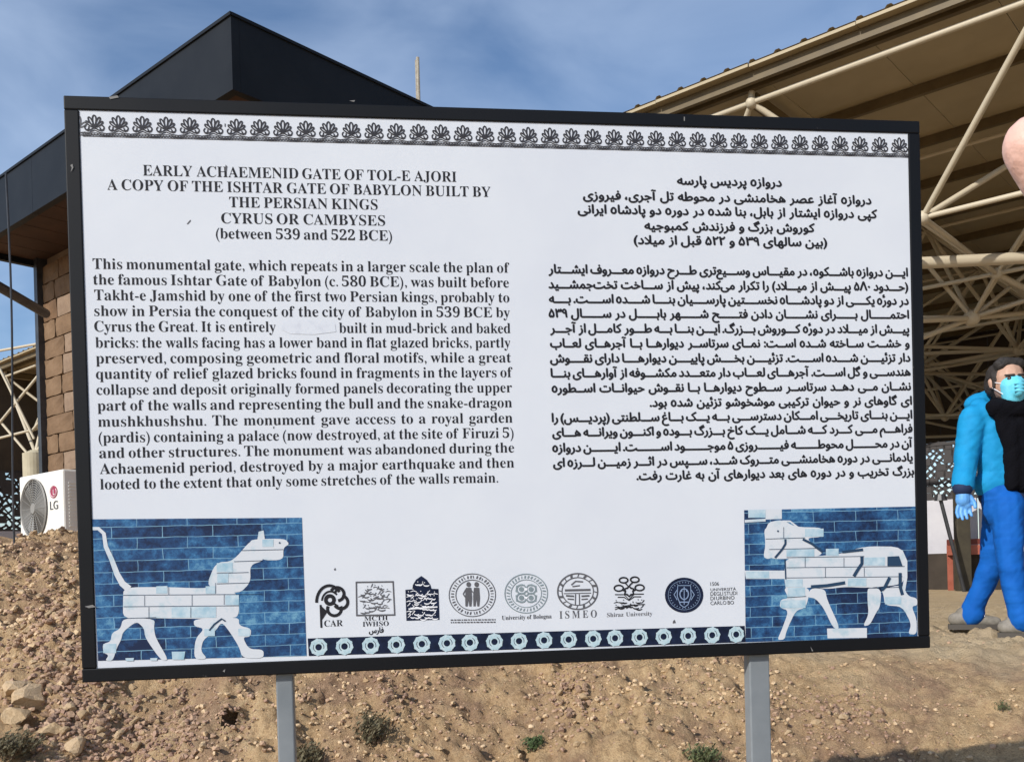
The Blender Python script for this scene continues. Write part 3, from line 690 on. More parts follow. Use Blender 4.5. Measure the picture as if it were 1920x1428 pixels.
for cx_, cy_, rx_, ry_ in ((1169, 1087, 8, 5), (1190, 1086, 8, 5), (1160, 1102, 8.5, 5.5), (1199, 1101, 8.5, 5.5)): I.ring(cx_, cy_, rx_, ry_, 3.0, 16)
I.stroke([(1172, 1092), (1178, 1099), (1186, 1091)], 3); I.stroke([(1166, 1105), (1171, 1107)], 3); I.stroke([(1193, 1104), (1188, 1107)], 3)
for dy in (0, 5): I.stroke([(1153 + dy, 1114 + dy), (1170, 1114 + dy), (1179, 1123 + dy * .4), (1189, 1113 + dy), (1207 - dy, 1113 + dy)], 2)
for q, cy_ in enumerate((1129, 1138)): callig(I, 1181, cy_, 54, 8, 8, q + 61, 2.0)
I.stroke([(1153, 1142), (1170, 1135), (1209, 1132)], 1.6); I.build('emblem', M_ink)
I = Ink(); X, Y_ = 1282.5, 1115; I.disc(X, Y_, 36, 33, 36).build('emblem', M_navy)
I = Ink(); I.ring(X, Y_, 30, 27.5, .7, 36)
I.stroke([(X - 12, Y_ - 18), (X + 12, Y_ - 18), (X + 13, Y_ + 2), (X + 7, Y_ + 18), (X, Y_ + 23), (X - 7, Y_ + 18), (X - 13, Y_ + 2)], 1.6, True)
I.arc(X, Y_ - 2, 8, 10, 0, 360, 2.0, 14); I.stroke([(X, Y_ - 16), (X, Y_ + 18)], 1.4); I.stroke([(X - 8, Y_ + 13), (X + 8, Y_ + 13)], 2)
for s_ in (-1, 1): I.stroke([(X + s_ * 13, Y_ - 10), (X + s_ * 19, Y_ - 1), (X + s_ * 13, Y_ + 9)], 1.5); I.disc(X + s_ * 5, Y_ - 8, 1.6)
for q in range(30):
    a = q * math.pi / 15; I.stroke([(X + 25 * math.cos(a), Y_ + 23 * math.sin(a)), (X + 27.5 * math.cos(a), Y_ + 25.3 * math.sin(a))], 1.1)
I.build('emblem_lettering', mat('steel_blue_ink', (.22, .30, .45), .6, spec=.2), 2)
# ---- the painted-over patch, flecks and scuffs on the print
I = Ink()
for pts in ([(350, 420), (357, 412), (358, 414), (352, 421)], [(1262, 1163), (1265, 1161), (1267, 1167), (1261, 1168)], [(626, 1066), (629, 1064), (630, 1068), (627, 1069)], [(423, 309), (426, 312), (425, 322), (422, 320)],
            [(512, 800), (514, 799), (514, 803), (512, 803)], [(421, 232), (423, 232), (423, 238), (421, 238)], [(232, 752), (236, 756), (233, 760)]): I.poly(pts)
I.build('fleck', M_greyink)
Ink().poly([(530, 604), (560, 601), (600, 602), (628, 607), (630, 622), (590, 627), (545, 626), (528, 618)]).build('painted_patch', mat('patch_white', (.615, .645, .70), .5, (.53, .555, .62), 60, 5, lo=.5, hi=.75, spec=.25), 1)
M_chip = mat('chipped_paint', (.20, .195, .19), .8)
for pts in ([(133, 312), (137, 309), (139, 316), (134, 324), (136, 316)], [(205, 184), (221, 181), (224, 185), (208, 188)], [(160, 1136), (175, 1133), (181, 1137), (168, 1139)], [(1281, 221), (1283, 221), (1283, 229), (1281, 228)],
            [(418, 1257), (423, 1253), (422, 1259)], [(1518, 1211), (1523, 1219), (1521, 1220)], [(655, 191), (666, 190), (664, 193)]):
    o = Ink().poly(pts).build('paint_chip', M_chip, 1, board); o.location = (0, FY0 - .0012, ZO)

tick('print')
# ------------------------------------------------------------------ axes of the kiosk and the shelter
AX = Vector((-0.753, 0.658, 0)); BX = Vector((0.658, 0.753, 0)); UZ = Vector((0, 0, 1))
# ---- kiosk
YC = 5.2; KC = Vector((-0.277 * YC, YC, 0))
def K(s, q, z): p = KC + AX * s + BX * q; p.z = z; return p
ZT, ZB = EYE + .5786 * YC, EYE + .501 * YC
RL, RB, WQ = 3.83, 4.3, .56                   # roof length, roof depth, overhang to the wall
kz = 1.60
kiosk = empty('kiosk', K(2, 2, kz), 'small stone kiosk with black flat roof fascia on the earth bank', 'building')
KM = frame_matrix(K(0, 0, 0), AX, BX, UZ)
def kb(name, s0, s1, q0, q1, za_, zb_, M, bevel=0):
    o = MB().box(s0, s1, q0, q1, za_, zb_).build(name, M, None, bevel=bevel)
    o.parent = kiosk; o.matrix_parent_inverse = kiosk.matrix_basis.inverted(); o.matrix_basis = KM; return o
M_fas = mat('black_sheet_metal', (.007, .0085, .011), .5, (.016, .018, .021), 2.2, 5, bump=.05, bscale=3, lo=.3, hi=.75, spec=.16)
M_sof = mat('brown_soffit_board', (.045, .019, .009), .75, (.07, .031, .015), 4)
T_ = .05
def panels(n, a, b): return [(a + (b - a) * i / n, a + (b - a) * (i + 1) / n) for i in range(n)]
for a, b in panels(3, 0, RL): kb('fascia_panel', a + (.0012 if a else 0), b - .0012, 0, T_, ZB, ZT, M_fas)
for a, b in panels(3, T_, RB): kb('fascia_panel', 0, T_, a + .001, b - .0012, ZB + .0005, ZT - .0005, M_fas)
kb('fascia_panel', RL - T_, RL, T_, RB, ZB, ZT - .0008, M_fas); kb('fascia_panel', T_, RL - T_, RB - T_, RB, ZB, ZT - .0008, M_fas)
kb('roof_deck', T_, RL - T_, T_, RB - T_, ZT - .10, ZT - .06, M_fas)
for i, (a, b) in enumerate(panels(14, T_, RL - T_)): kb('soffit_board', a + .004, b - .004, T_, RB - T_, ZB + .05, ZB + .07, M_sof)
kb('edge_trim', -.008, RL + .008, -.010, .002, ZT - .004, ZT + .014, M_fas); kb('edge_trim', -.010, -.0005, .003, RB, ZT - .004, ZT + .0135, M_fas)
# stone walls
WS0, WS1 = .62, 3.70
M_st = [mat('sandstone_%d' % i, c, .9, c2, 6, 6, bump=.5, bscale=16) for i, (c, c2) in enumerate((((.125, .072, .036), (.19, .115, .062)), ((.15, .088, .044), (.21, .13, .072)), ((.10, .054, .026), (.17, .095, .046)), ((.185, .122, .08), (.25, .172, .115))))]
M_mort = mat('wall_core', (.16, .11, .075), .95, (.22, .16, .11), 9)
kb('wall_core', WS0 + .02, WS1 - .02, WQ + .02, RB - .65, kz - .4, ZB + .06, M_mort)
def stone_mesh(l, h, seed):
    r = random.Random(seed); bm = bmesh.new(); bmesh.ops.create_cube(bm, size=1)
    bmesh.ops.subdivide_edges(bm, edges=bm.edges[:], cuts=2, use_grid_fill=True)
    for v in bm.verts:
        e = sum(1 for c in v.co if abs(abs(c) - .5) < 1e-4)
        k = (1 - .012 * (e - 1)) if e > 1 else 1
        v.co = Vector((v.co.x * l * (k if e > 1 else 1), v.co.y * .10, v.co.z * h * k))
        if v.co.y < 0: v.co.y += (r.random() - .6) * .010 + (.003 if e > 1 else 0)
        v.co.x += (r.random() - .5) * .008; v.co.z += (r.random() - .5) * .010
    me = bpy.data.meshes.new('stone_block'); bm.to_mesh(me); bm.free(); return me
SM = [[stone_mesh(l, .150, 10 * i + j) for j in range(3)] for i, l in enumerate((.30, .42, .54))]
for row in SM:
    for j, me in enumerate(row): me.materials.append(M_st[(j + SM.index(row)) % 4])
r_ = random.Random(5)
def wall_blocks(M4, length):
    z = kz - .3; row = 0
    while z < ZB - .1:
        s = -(row % 2) * .16 + .16
        while s < length - .05:
            i = r_.randrange(3); l = (.30, .42, .54)[i]
            if s + l > length: i = 0; l = .30
            if s + l > length + .03: l = length - s
            if l < .05: break
            if length - s - l < .2: l = length - s
            me = SM[i][r_.randrange(3)]; o = link('stone_block', me, None, kiosk)
            mm = M4 @ Matrix.Translation((s + l / 2, .035, z + .076)) @ Matrix.Diagonal((l / (.30, .42, .54)[i], 1, 1, 1))
            o.matrix_parent_inverse = kiosk.matrix_basis.inverted(); o.matrix_basis = mm
            s += l + .012
        z += .158; row += 1
wall_blocks(frame_matrix(K(WS0, WQ, 0), AX, BX, UZ), WS1 - WS0)
wall_blocks(frame_matrix(K(WS0, WQ, 0), BX, AX, UZ) @ Matrix.Identity(4), RB - .65 - WQ)
wall_blocks(frame_matrix(K(WS1, RB - .65, 0), -BX, -AX, UZ), RB - .65 - WQ)
M_steel = mat('dark_steel', (.03, .032, .036), .45, (.06, .06, .065), 6, metal=.3)
kb('corner_post', WS1 + .0, WS1 + .06, WQ - .06, WQ + .03, kz - .3, ZB + .06, M_steel)
M_cream = mat('cream_tube_paint', (.46, .395, .285), .5, (.54, .47, .35), 5, 4, spec=.4)
# vent pipe on the roof
vp = at(783, 108, 7.0); p0_ = Vector((vp.x, vp.y, ZT - .08))
vo = MB().tube(p0_, vp, .012, n=8).tube(p0_, (p0_.x, p0_.y, p0_.z + .05), .035, .02).tube((vp.x - .014, vp.y, vp.z - .02), (vp.x - .014, vp.y, p0_.z), .006, n=6).build('vent_pipe', mat('rusty_pipe', (.30, .26, .20), .8, (.42, .38, .31), 40), None)
vo.parent = kiosk; vo.matrix_parent_inverse = kiosk.matrix_basis.inverted()
# steel arm and hanging cable
a_ = at(86, 588, 7.15); b_ = at(-70, 498, 6.0)
ao = MB().tube(a_, b_, .034, n=12).build('support_arm', M_steel, None, smooth=False); ao.parent = kiosk; ao.matrix_parent_inverse = kiosk.matrix_basis.inverted()
ct = at(11, 325, 5.96); cb = Vector((ct.x, ct.y, float(ground_z(ct.x, ct.y)) - .02))
cm = MB(); prev = ct
for i in range(1, 13):
    t = i / 12; q = ct.lerp(cb, t) + Vector((.012 * math.sin(t * 5), 0, 0)); cm.tube(prev, q, .0065, n=6, cap=False); prev = q
co_ = cm.build('cable', M_steel, None); co_.parent = kiosk; co_.matrix_parent_inverse = kiosk.matrix_basis.inverted()

# ---- air conditioner in front of the kiosk wall
QA = .12
def s_at(u_, q): return (KC.x + q * BX.x - u_ * (KC.y + q * BX.y)) / (-AX.x + AX.y * u_)
sR, sL = s_at(ray(119, 950).x, QA), s_at(ray(37, 950).x, QA)
pR = K(sR, QA, 0); AH = (1017 - 882) / 1800 * pR.y; aw = sL - sR
za0 = EYE + ray(80, 1017).z * K((sR + sL) / 2, QA, 0).y
acn = empty('air_conditioner', K((sR + sL) / 2, QA + .14, za0 - .03), 'white outdoor air conditioning unit with round fan grille beside the kiosk', 'air conditioner')
AM = frame_matrix(K(sL, QA, za0), -AX, BX, UZ)       # local x runs left to right across the front
def ac(name, mb, M, parent=None, **k):
    o = mb.build(name, M, None, **k); par = parent or acn; o.parent = par
    if parent is None: o.matrix_parent_inverse = acn.matrix_basis.inverted(); o.matrix_basis = AM
    return o
M_acw = mat('ac_white', (.74, .71, .64), .45, (.79, .77, .71), 4)
body = ac('casing', MB().box(0, aw, 0, .28, 0, AH), M_acw, bevel=.014)
M_grl = mat('ac_grille', (.24, .23, .21), .6)
fx, fz, fr = aw * .36, AH * .50, AH * .425
I = MB(); nn = 36
def circ(r, y, k=nn): return [(fx + r * math.cos(2 * math.pi * i / k), y, fz + r * math.sin(2 * math.pi * i / k)) for i in range(k)]
v0 = circ(fr, -.0025); I.add(v0, [tuple(range(nn))]); ac('fan_opening', I, mat('ac_dark', (.05, .05, .05), .7))
g = MB()
for rr in np.linspace(.18, 1.0, 11):
    for i in range(nn):
        a = 2 * math.pi * i / nn; b = 2 * math.pi * (i + 1) / nn
        g.tube((fx + fr * rr * math.cos(a), -.012, fz + fr * rr * math.sin(a)), (fx + fr * rr * math.cos(b), -.012, fz + fr * rr * math.sin(b)), .0032 if rr < 1 else .007, n=4, cap=False)
for i in range(16):
    a = 2 * math.pi * i / 16; g.tube((fx + .15 * fr * math.cos(a), -.010, fz + .15 * fr * math.sin(a)), (fx + fr * math.cos(a), -.010, fz + fr * math.sin(a)), .003, n=4)
gr = ac('fan_grille', g, M_grl)
hb = MB(); hb.tube((fx, -.003, fz), (fx, -.018, fz), fr * .2, fr * .17, n=18); ac('fan_hub', hb, M_grl)
fb = MB()
for k in range(3):
    a = 2.2 + k * 2 * math.pi / 3; pts = [(fx + fr * r * math.cos(a + d), -.005 - .002 * (d > 0), fz + fr * r * math.sin(a + d)) for r, d in ((.15, -.2), (.85, -.42), (.9, 0), (.85, .3), (.15, .3))]
    fb.add(pts, [(0, 1, 2, 3, 4)])
ac('fan_blade', fb, mat('fan_blade_grey', (.32, .32, .31), .6))
lx, lz = aw * .80, AH * .70
lg = MB(); n_ = 20; lg.add([(lx + .034 * math.cos(2 * math.pi * i / n_) * 1.9, -.003, lz + .046 * math.sin(2 * math.pi * i / n_)) for i in range(n_)], [tuple(range(n_))])
ac('badge', lg, mat('badge_red', (.30, .02, .06), .4))
lg = MB()
for a0, a1, rr in ((100, 395, .030),):
    for i in range(14):
        a = math.radians(a0 + (a1 - a0) * i / 14); b = math.radians(a0 + (a1 - a0) * (i + 1) / 14)
        lg.tube((lx + 1.7 * rr * math.cos(a), -.0045, lz + 1.2 * rr * math.sin(a)), (lx + 1.7 * rr * math.cos(b), -.0045, lz + 1.2 * rr * math.sin(b)), .0032, n=4)
lg.box(lx - .004, lx + .004, -.0050, -.0042, lz - .018, lz + .018); lg.box(lx - .004, lx + .022, -.0051, -.0042, lz - .021, lz - .014)
ac('badge_mark', lg, mat('badge_pink', (.72, .6, .62), .5))
glyph_meshes({'LG'})
v, fcs = CACHE['LG']; a0, a1 = wbounds('LG'); hh = float(v[:, 1].max())
tm = MB(); tm.add([((x - a0) / (a1 - a0) * .13 + lx - .065, -.003, AH * .455 + y / hh * .062) for x, y, z in v], fcs)
tm.add([((x - a0) / (a1 - a0) * .13 + lx - .061, -.0034, AH * .455 + y / hh * .062) for x, y, z in v], fcs)
ac('brand_lettering', tm, mat('ac_letter', (.06, .06, .065), .5))
lv = MB()
for i in range(14): lv.box(aw + .0005, aw + .006, .04, .24, AH * .2 + i * .024, AH * .2 + i * .024 + .010)
ac('side_louvre', lv, M_acw)
ft = MB()
for xx in (.08, aw - .16): ft.box(xx, xx + .07, .0, .30, -.05, -.0005)
ac('foot', ft, M_steel)

tick('kiosk')
# ------------------------------------------------------------------ space-frame shelter
HC = 4.0; MOD = .58 * HC
N1 = Vector((.557 * HC, 2.119 * HC, 0))
ZUP, ZLO, ZRF = EYE + HC, EYE + .724 * HC, EYE + 4.22
def G(i, j, z): p = N1 + AX * (i * MOD) + BX * (j * MOD); p.z = z; return p
I0, I1, J1 = -7, 7, 5  # unseen right-hand bays added so less side light reaches the interior
shel = empty('shelter', G(1.5, 2.5, 1.1), 'large open shelter roof on a cream tubular space frame', 'shelter')
def unit_cyl(n):
    return MB().tube((0, 0, 0), (0, 0, 1), 1, n=n).mesh('tube', True)
UC8, UC12 = unit_cyl(8), unit_cyl(12)
for me in (UC8, UC12): me.materials.append(M_cream)
SINV = Matrix.Translation(-shel.location)
def rod(name, a, b, r, me=UC8):
    o = link(name, me, None, shel); d = Vector(b) - Vector(a)
    o.matrix_parent_inverse = SINV
    o.rotation_mode = 'QUATERNION'; o.rotation_quaternion = d.to_track_quat('Z', 'Y'); o.location = a; o.scale = (r, r, d.length); return o
sph = bpy.data.meshes.new('node_ball'); bm = bmesh.new(); bmesh.ops.create_icosphere(bm, subdivisions=2, radius=.055); bm.to_mesh(sph); bm.free(); sph.materials.append(M_cream)
sph.polygons.foreach_set('use_smooth', [True] * len(sph.polygons))
def ball(p, k=1.0):
    o = link('node_ball', sph, None, shel); o.matrix_parent_inverse = SINV; o.location = p; o.scale = (k, k, k)
OB = .36                                   # lower layer set back by this share of a module
for i in range(I0, I1 + 1):
    for j in range(0, J1 + 1):
        u_ = G(i, j, ZUP); ball(u_)
        rod('roof_stub', u_, G(i, j, ZRF - .12), .03)
        if i < I1: rod('top_chord', u_, G(i + 1, j, ZUP), .021 if j else .027)
        if j < J1: rod('top_chord', u_, G(i, j + 1, ZUP), .021)
        if i < I1 and j < J1:
            l_ = G(i + .5, j + OB, ZLO); ball(l_, 1.15)
            if i < I1 - 1: rod('bottom_chord', l_, G(i + 1.5, j + OB, ZLO), .024)
            if j < J1 - 1: rod('bottom_chord', l_, G(i + .5, j + 1 + OB, ZLO), .024)
            for di, dj in ((0, 0), (1, 0), (0, 1), (1, 1)): rod('diagonal_strut', l_, G(i + di, j + dj, ZUP), .021 if j else .027)
# thick lower girder under the first rows and the columns
ga = at(1690, 495, 8.95); gb_ = at(2350, 462, 8.95)
rod('girder', ga, gb_, .056, UC12)
M_shd = mat('shelter_column', (.10, .10, .07), .7, (.15, .145, .11), 5)
M_drum = mat('khaki_drum', (.40, .35, .24), .8, (.47, .42, .30), 5)
def column(base, top_z, r, fan, name='column'):
    o = MB().tube((0, 0, -.3), (0, 0, top_z - base.z), r, n=14).box(-.28, .28, -.28, .28, -.35, .12).build(name, M_shd, None, smooth=False)
    o.parent = shel; o.matrix_parent_inverse = SINV; o.location = base
    for p in fan: rod('fan_strut', (base.x, base.y, top_z), p, .032)
    ball(Vector((base.x, base.y, top_z)), 1.3)
def low_near(p, n=4):
    c = [G(i + .5, j + OB, ZLO) for i in range(I0, I1) for j in range(J1)]
    return sorted(c, key=lambda q: (q.x - p.x) ** 2 + (q.y - p.y) ** 2)[:n]
def up_near(p, n=4):
    c = [G(i, j, ZUP) for i in range(I0, I1 + 1) for j in range(J1 + 1)]
    return sorted(c, key=lambda q: (q.x - p.x) ** 2 + (q.y - p.y) ** 2)[:n]
fp = at(1822, 596, 10.6)                    # fan node hanging below the lower layer
for p in low_near(fp, 4) + up_near(fp, 4): rod('fan_strut', fp, p, .024)
for q in (at(1660, 604, 10.0), at(2060, 574, 11.0), at(1640, 668, 10.6), at(2050, 520, 10.4)): rod('fan_strut', fp, q, .030)
ball(fp, 1.7)
for ax_, ay_, aY in ((1908, 655, 13.2), (1772, 782, 16.5), (1990, 770, 16.0), (1700, 700, 15.0), (1850, 815, 18.0)):
    f2 = at(ax_, ay_, aY)
    for p in low_near(f2, 4) + up_near(f2, 4): rod('fan_strut', f2, p, .026)
    for dx_, dz_ in ((-2.6, .02), (2.6, -.03)): rod('fan_strut', f2, f2 + Vector((dx_, .3, dz_)), .028)
    ball(f2, 1.3)
cp = at(1806, 1076, 10.9); cp.z = 1.0
o = MB().box(-.075, .075, -.05, .05, 0, EYE + .75 - 1.0).build('partition_post', mat('dark_brown_post', (.035, .028, .018), .7, (.06, .05, .03), 6), None, bevel=.006); o.parent = shel; o.matrix_parent_inverse = SINV; o.location = cp
for px, Yc in ((2150, 10.8),): q = at(px, 1090, Yc); column(q, ZLO - .7, .09, low_near(q))
# far-left pedestal with its fan
dp = at(67, 886, 17.2); top = at(67, 850, 17.2)
db = Vector((dp.x, dp.y, 1.3))
o = MB().tube((0, 0, 0), (0, 0, top.z - db.z), .21, n=24).tube((0, 0, top.z - db.z), (0, 0, top.z - db.z + .06), .19, .08, n=24).build('pedestal', M_drum, None, smooth=False); o.parent = shel; o.matrix_parent_inverse = SINV; o.location = db
for p in low_near(top, 4) + up_near(top, 6): rod('fan_strut', (top.x, top.y, top.z), p, .034)
for a_, b_ in ((at(-40, 610, 17.5), at(64, 822, 17.1)), (at(120, 645, 17.0), at(-30, 828, 17.6)), (at(-60, 836, 17.6), at(130, 788, 17.0)), (at(64, 806, 17.2), at(110, 690, 16.8)), (at(58, 810, 17.2), at(120, 735, 16.6)), (at(-40, 742, 17.8), at(50, 848, 17.2)), (at(-60, 668, 17.4), at(140, 632, 16.4))): rod('diagonal_strut', a_, b_, .024)
# roof sheets
M_roof = mat('roof_sheet_olive', (.35, .285, .175), .6, (.41, .335, .21), 1.2, 4, bump=.05, bscale=2)
EV = -.26                                   # eave offset along B, metres
SW = .93
def sheet_mesh(ln):
    m_ = MB(); n = 4; t = .0016
    prof = []
    for k in range(n):
        x = k * SW / n; w = SW / n; prof += [(x, 0), (x + w * .70, 0), (x + w * .78, .020), (x + w * .92, .020)]
    prof.append((SW - .003, 0))
    top_ = [(x, 0, z + t) for x, z in prof]; top2 = [(x, ln, z + t) for x, z in prof]
    k = len(prof); m_.add(top_ + top2, [(i, i + 1, k + i + 1, k + i) for i in range(k - 1)])
    m_.box(0.003, SW - .003, 0.01, ln, -.03, -.004)
    return m_.mesh('roof_sheet')
RLN = J1 * MOD + 1.0
shm = sheet_mesh(RLN); shm.materials.append(M_roof)
s0_ = I0 * MOD - .6; s1_ = I1 * MOD + .5; ns = int((s1_ - s0_) / SW)
for k in range(ns):
    o = link('roof_sheet', shm, None, shel); o.matrix_parent_inverse = SINV
    p = N1 + AX * (s0_ + k * SW) + BX * (EV + .006 * ((k * 7) % 3)); p.z = ZRF
    o.matrix_basis = frame_matrix(p, AX, BX, UZ)
M_purl = mat('purlin_brown', (.10, .07, .03), .6, (.14, .10, .045), 4)
LB = s0_ + ns * SW - s0_
def abox(name, s0, s1, q0, q1, za_, zb_, M):
    o = MB().box(s0, s1, q0, q1, za_, zb_).build(name, M, None); o.parent = shel; o.matrix_parent_inverse = SINV
    o.matrix_basis = frame_matrix(Vector((N1.x, N1.y, 0)), AX, BX, UZ); return o
for q in [EV + .10, EV + .22] + list(np.arange(1.12, RLN - .4, 1.16)):
    abox('purlin', s0_, s0_ + LB, q, q + .05, ZRF - .125, ZRF - .034, M_purl)
for i in range(I0, I1 + 1):
    abox('rafter', i * MOD - .035, i * MOD + .035, EV + .3, RLN - .5, ZRF - .235, ZRF - .127, M_purl)
# end wall and back wall: dark plinth, white panels, pierced lattice, dark cladding above
M_clad = mat('dark_cladding', (.045, .033, .022), .8, (.065, .048, .032), 2)
M_plinth = mat('plinth_brown', (.030, .022, .016), .9, (.05, .038, .028), 4)
M_wp = mat('white_sheet_panel', (.46, .45, .49), .55, (.53, .52, .55), 3)
M_lat = mat('lattice_dark', (.05, .045, .045), .8)
def screen_wall(o_, ex, ln, seed, low, clad, c=.13, zs=(-.03, .93, 2.15)):
    ey = Vector((-ex.y, ex.x, 0)); MM = frame_matrix(o_, ex, ey, UZ)
    def pb(name, mb, M):
        o = mb.build(name, M, None); o.parent = shel; o.matrix_parent_inverse = SINV; o.matrix_basis = MM; return o
    z0_, z1_, z2_, z3_ = EYE + zs[0], EYE + zs[1], EYE + zs[2], ZRF - .036
    if clad:
        cn = int(ln / .9); cmesh = MB().box(.004, ln / cn - .004, .05, .09, z2_, z3_).mesh('cladding_panel'); cmesh.materials.append(M_clad)
        for k in range(cn):
            o = link('cladding_panel', cmesh, None, shel); o.matrix_parent_inverse = SINV; o.matrix_basis = MM @ Matrix.Translation((k * ln / cn, 0, 0))
        n = int(ln / 4)
        for k in range(n + 1): pb('wall_post', MB().box(k * ln / n - .06, k * ln / n + .06, .1, .22, .7, z3_), M_clad)
    if not low: return
    pb('plinth', MB().box(0, ln, 0, .25, .6, z0_), M_plinth)
    n = int(ln / 1.25); pmesh = MB().box(.01, ln / n - .01, .03, .07, z0_, z1_).mesh('wall_panel'); pmesh.materials.append(M_wp)
    for k in range(n):
        o = link('wall_panel', pmesh, None, shel); o.matrix_parent_inverse = SINV; o.matrix_basis = MM @ Matrix.Translation((k * ln / n, 0, 0))
    lt = MB(); r = random.Random(seed)
    lt.box(0, ln, .03, .08, z1_, z1_ + .035); lt.box(0, ln, .03, .08, z2_ - .035, z2_)
    nx_ = int(ln / c); nz_ = int((z2_ - z1_) / c)
    for a in range(nx_):
        for b in range(nz_):
            cx_, cz_ = (a + .5 + .25 * (r.random() - .5)) * c, z1_ + (b + .5 + .25 * (r.random() - .5)) * c
            for sg in (-1, 1):
                w = c * (.09 + .13 * r.random())
                R3 = Matrix.Translation((cx_, .05, cz_)) @ Matrix.Rotation(sg * (.70 + .7 * (r.random() - .5)), 4, 'Y')
                lt.box(-c * .72, c * .72, -.012, .012, -w, w, R3)
            if r.random() < .30: lt.box(cx_ - c * .6, cx_ + c * .6, .03, .07, cz_ - c * .5, cz_ + c * .5)
    o = pb('lattice', lt, M_lat); o['kind'] = 'stuff'
bq = J1 * MOD + .55
screen_wall(G(0, 0, 0) + AX * s0_ + BX * bq, AX, LB, 3, False, True)
screen_wall(G(0, 0, 0) + AX * (s0_ + LB - .1) + BX * (-.1), BX, bq + .1, 4, True, True, c=.15)
screen_wall(G(0, 0, 0) + AX * (-7.4) + BX * 4.3, AX, 9.5, 5, True, False, c=.085, zs=(-.03, .62, 1.30))
# red steel rail and prop inside
rp = at(1779, 1020, 11.0); rr_ = at(2000, 1014, 11.0)
rl = empty('steel_barrier', (rp.x, rp.y, 1.12), 'rust red low steel barrier behind the walking person', 'barrier')
def wp(name, mb, M, par):
    o = mb.build(name, M, None); o.parent = par; o.matrix_parent_inverse = par.matrix_basis.inverted(); return o
M_red = mat('rust_red_paint', (.33, .085, .05), .7, (.42, .13, .085), 6)
rd = (rr_ - rp).normalized()
RM = frame_matrix(Vector((rp.x, rp.y, 0)), Vector((1, 0, 0)), Vector((0, 1, 0)), UZ)
wp('rail', MB().box(0, 1.9, 0, .06, EYE - .03 - .02, EYE + .06, RM), M_red, rl); wp('rail', MB().box(0, 1.9, .001, .05, EYE + .065, EYE + .13, RM), mat('rust_dark', (.15, .03, .02), .7), rl)
for xx in (.02, .9, 1.84): wp('leg', MB().box(xx, xx + .05, .062, .10, float(ground_z(rp.x, rp.y)) - .05, EYE + .12, RM), M_red, rl)
pp = at(1764, 938, 10.7); pq = at(1808, 1048, 10.7)
pq.z = float(ground_z(pq.x, pq.y)); 
tag(MB().tube(pp, pq - Vector((0, 0, .04)), .022, n=8).tube(pp, pp + Vector((0, 0, .07)), .07, .05, n=10).build('prop_pole', M_steel), 'thin dark slanting prop pole in front of white wall panels', 'pole')

tick('shelter')
# ------------------------------------------------------------------ person
DG_TMP = []
def capsule(m_, a, b, ra, rb, sx=1.0, sy=1.0, n=12, rings=4):
    a = Vector(a); b = Vector(b); d = (b - a); q = d.to_track_quat('Z', 'Y') if d.length > 1e-6 else Vector((0, 0, 1)).to_track_quat('Z', 'Y')
    ln = d.length; prof = []
    for i in range(rings + 1):
        t = -math.pi / 2 + (math.pi / 2) * i / rings; prof.append((ra * math.cos(t), ra * math.sin(t)))
    for i in range(rings + 1):
        t = (math.pi / 2) * i / rings; prof.append((rb * math.cos(t), ln + rb * math.sin(t)))
    v = []; f = []
    for r, z in prof:
        for k in range(n):
            t = 2 * math.pi * k / n; p = q @ Vector((r * math.cos(t), r * math.sin(t), z)); v.append(Vector((a.x + p.x * sx, a.y + p.y * sy, a.z + p.z)))
    for i in range(len(prof) - 1):
        for k in range(n): f.append((i * n + k, i * n + (k + 1) % n, (i + 1) * n + (k + 1) % n, (i + 1) * n + k))
    m_.add(v, f)
def blob(name, parts, M, parent, voxel=.012, smooth=6, wr=0.0, wsc=.07, loc=(0, 0, 0)):
    m_ = MB()
    for p in parts: capsule(m_, *p[:4], **(p[4] if len(p) > 4 else {}))
    o = m_.build('tmp', None, None)
    md = o.modifiers.new('r', 'REMESH'); md.mode = 'VOXEL'; md.voxel_size = voxel; md.use_smooth_shade = True
    md = o.modifiers.new('s', 'SMOOTH'); md.iterations = smooth; md.factor = .5
    dg = bpy.context.evaluated_depsgraph_get(); dg.update()
    me = bpy.data.meshes.new_from_object(o.evaluated_get(dg)); bpy.data.objects.remove(o)
    me.name = name; me.materials.clear()
    if wr:
        from mathutils import noise as mn
        nv_ = len(me.vertices); cos_ = np.zeros(nv_ * 3, np.float32); me.vertices.foreach_get('co', cos_); nrs = [Vector(v_.normal) for v_ in me.vertices]; out_ = np.zeros((nv_, 3), np.float32)
        for iv, c in enumerate(cos_.reshape(-1, 3)):
            c = Vector([float(q) for q in c])
            a1 = mn.noise(Vector((c.x * 3, c.y * 3, (c.z + 1.1 * c.x) * 9 * .08 / wsc))); a2 = mn.noise(Vector((c.x * 5 + 4, c.y * 5, (c.z - .9 * c.x) * 15 * .08 / wsc)))
            out_[iv] = c + nrs[iv] * wr * (.3 + .9 * a1 - 1.5 * max(0, .18 - abs(a2)))
    if wr: me.vertices.foreach_set('co', out_.ravel()); me.update()
    ob = link(name, me, M, parent); ob.location = loc
    me.polygons.foreach_set('use_smooth', [True] * len(me.polygons)); return ob
ORG = on_ground(1862, 1180); PY = ORG.y
foot_px = CY - (ORG.z - EYE) / PY * F
KP = PY / F
def q_(px, py, y=0.0):                    # photo pixel -> person-local point at depth offset y
    w_ = at(px, py, PY + y); return (w_.x - ORG.x, y, w_.z - ORG.z)
man = empty('person', ORG, 'person in turquoise jacket, blue trousers, face mask and gloves walking beside the board', 'person')
M_skin = mat('skin', (.42, .25, .175), .55, (.50, .31, .22), 20)
M_hair = mat('dark_hair', (.014, .011, .010), .7, (.03, .024, .02), 60, bump=.4, bscale=120)
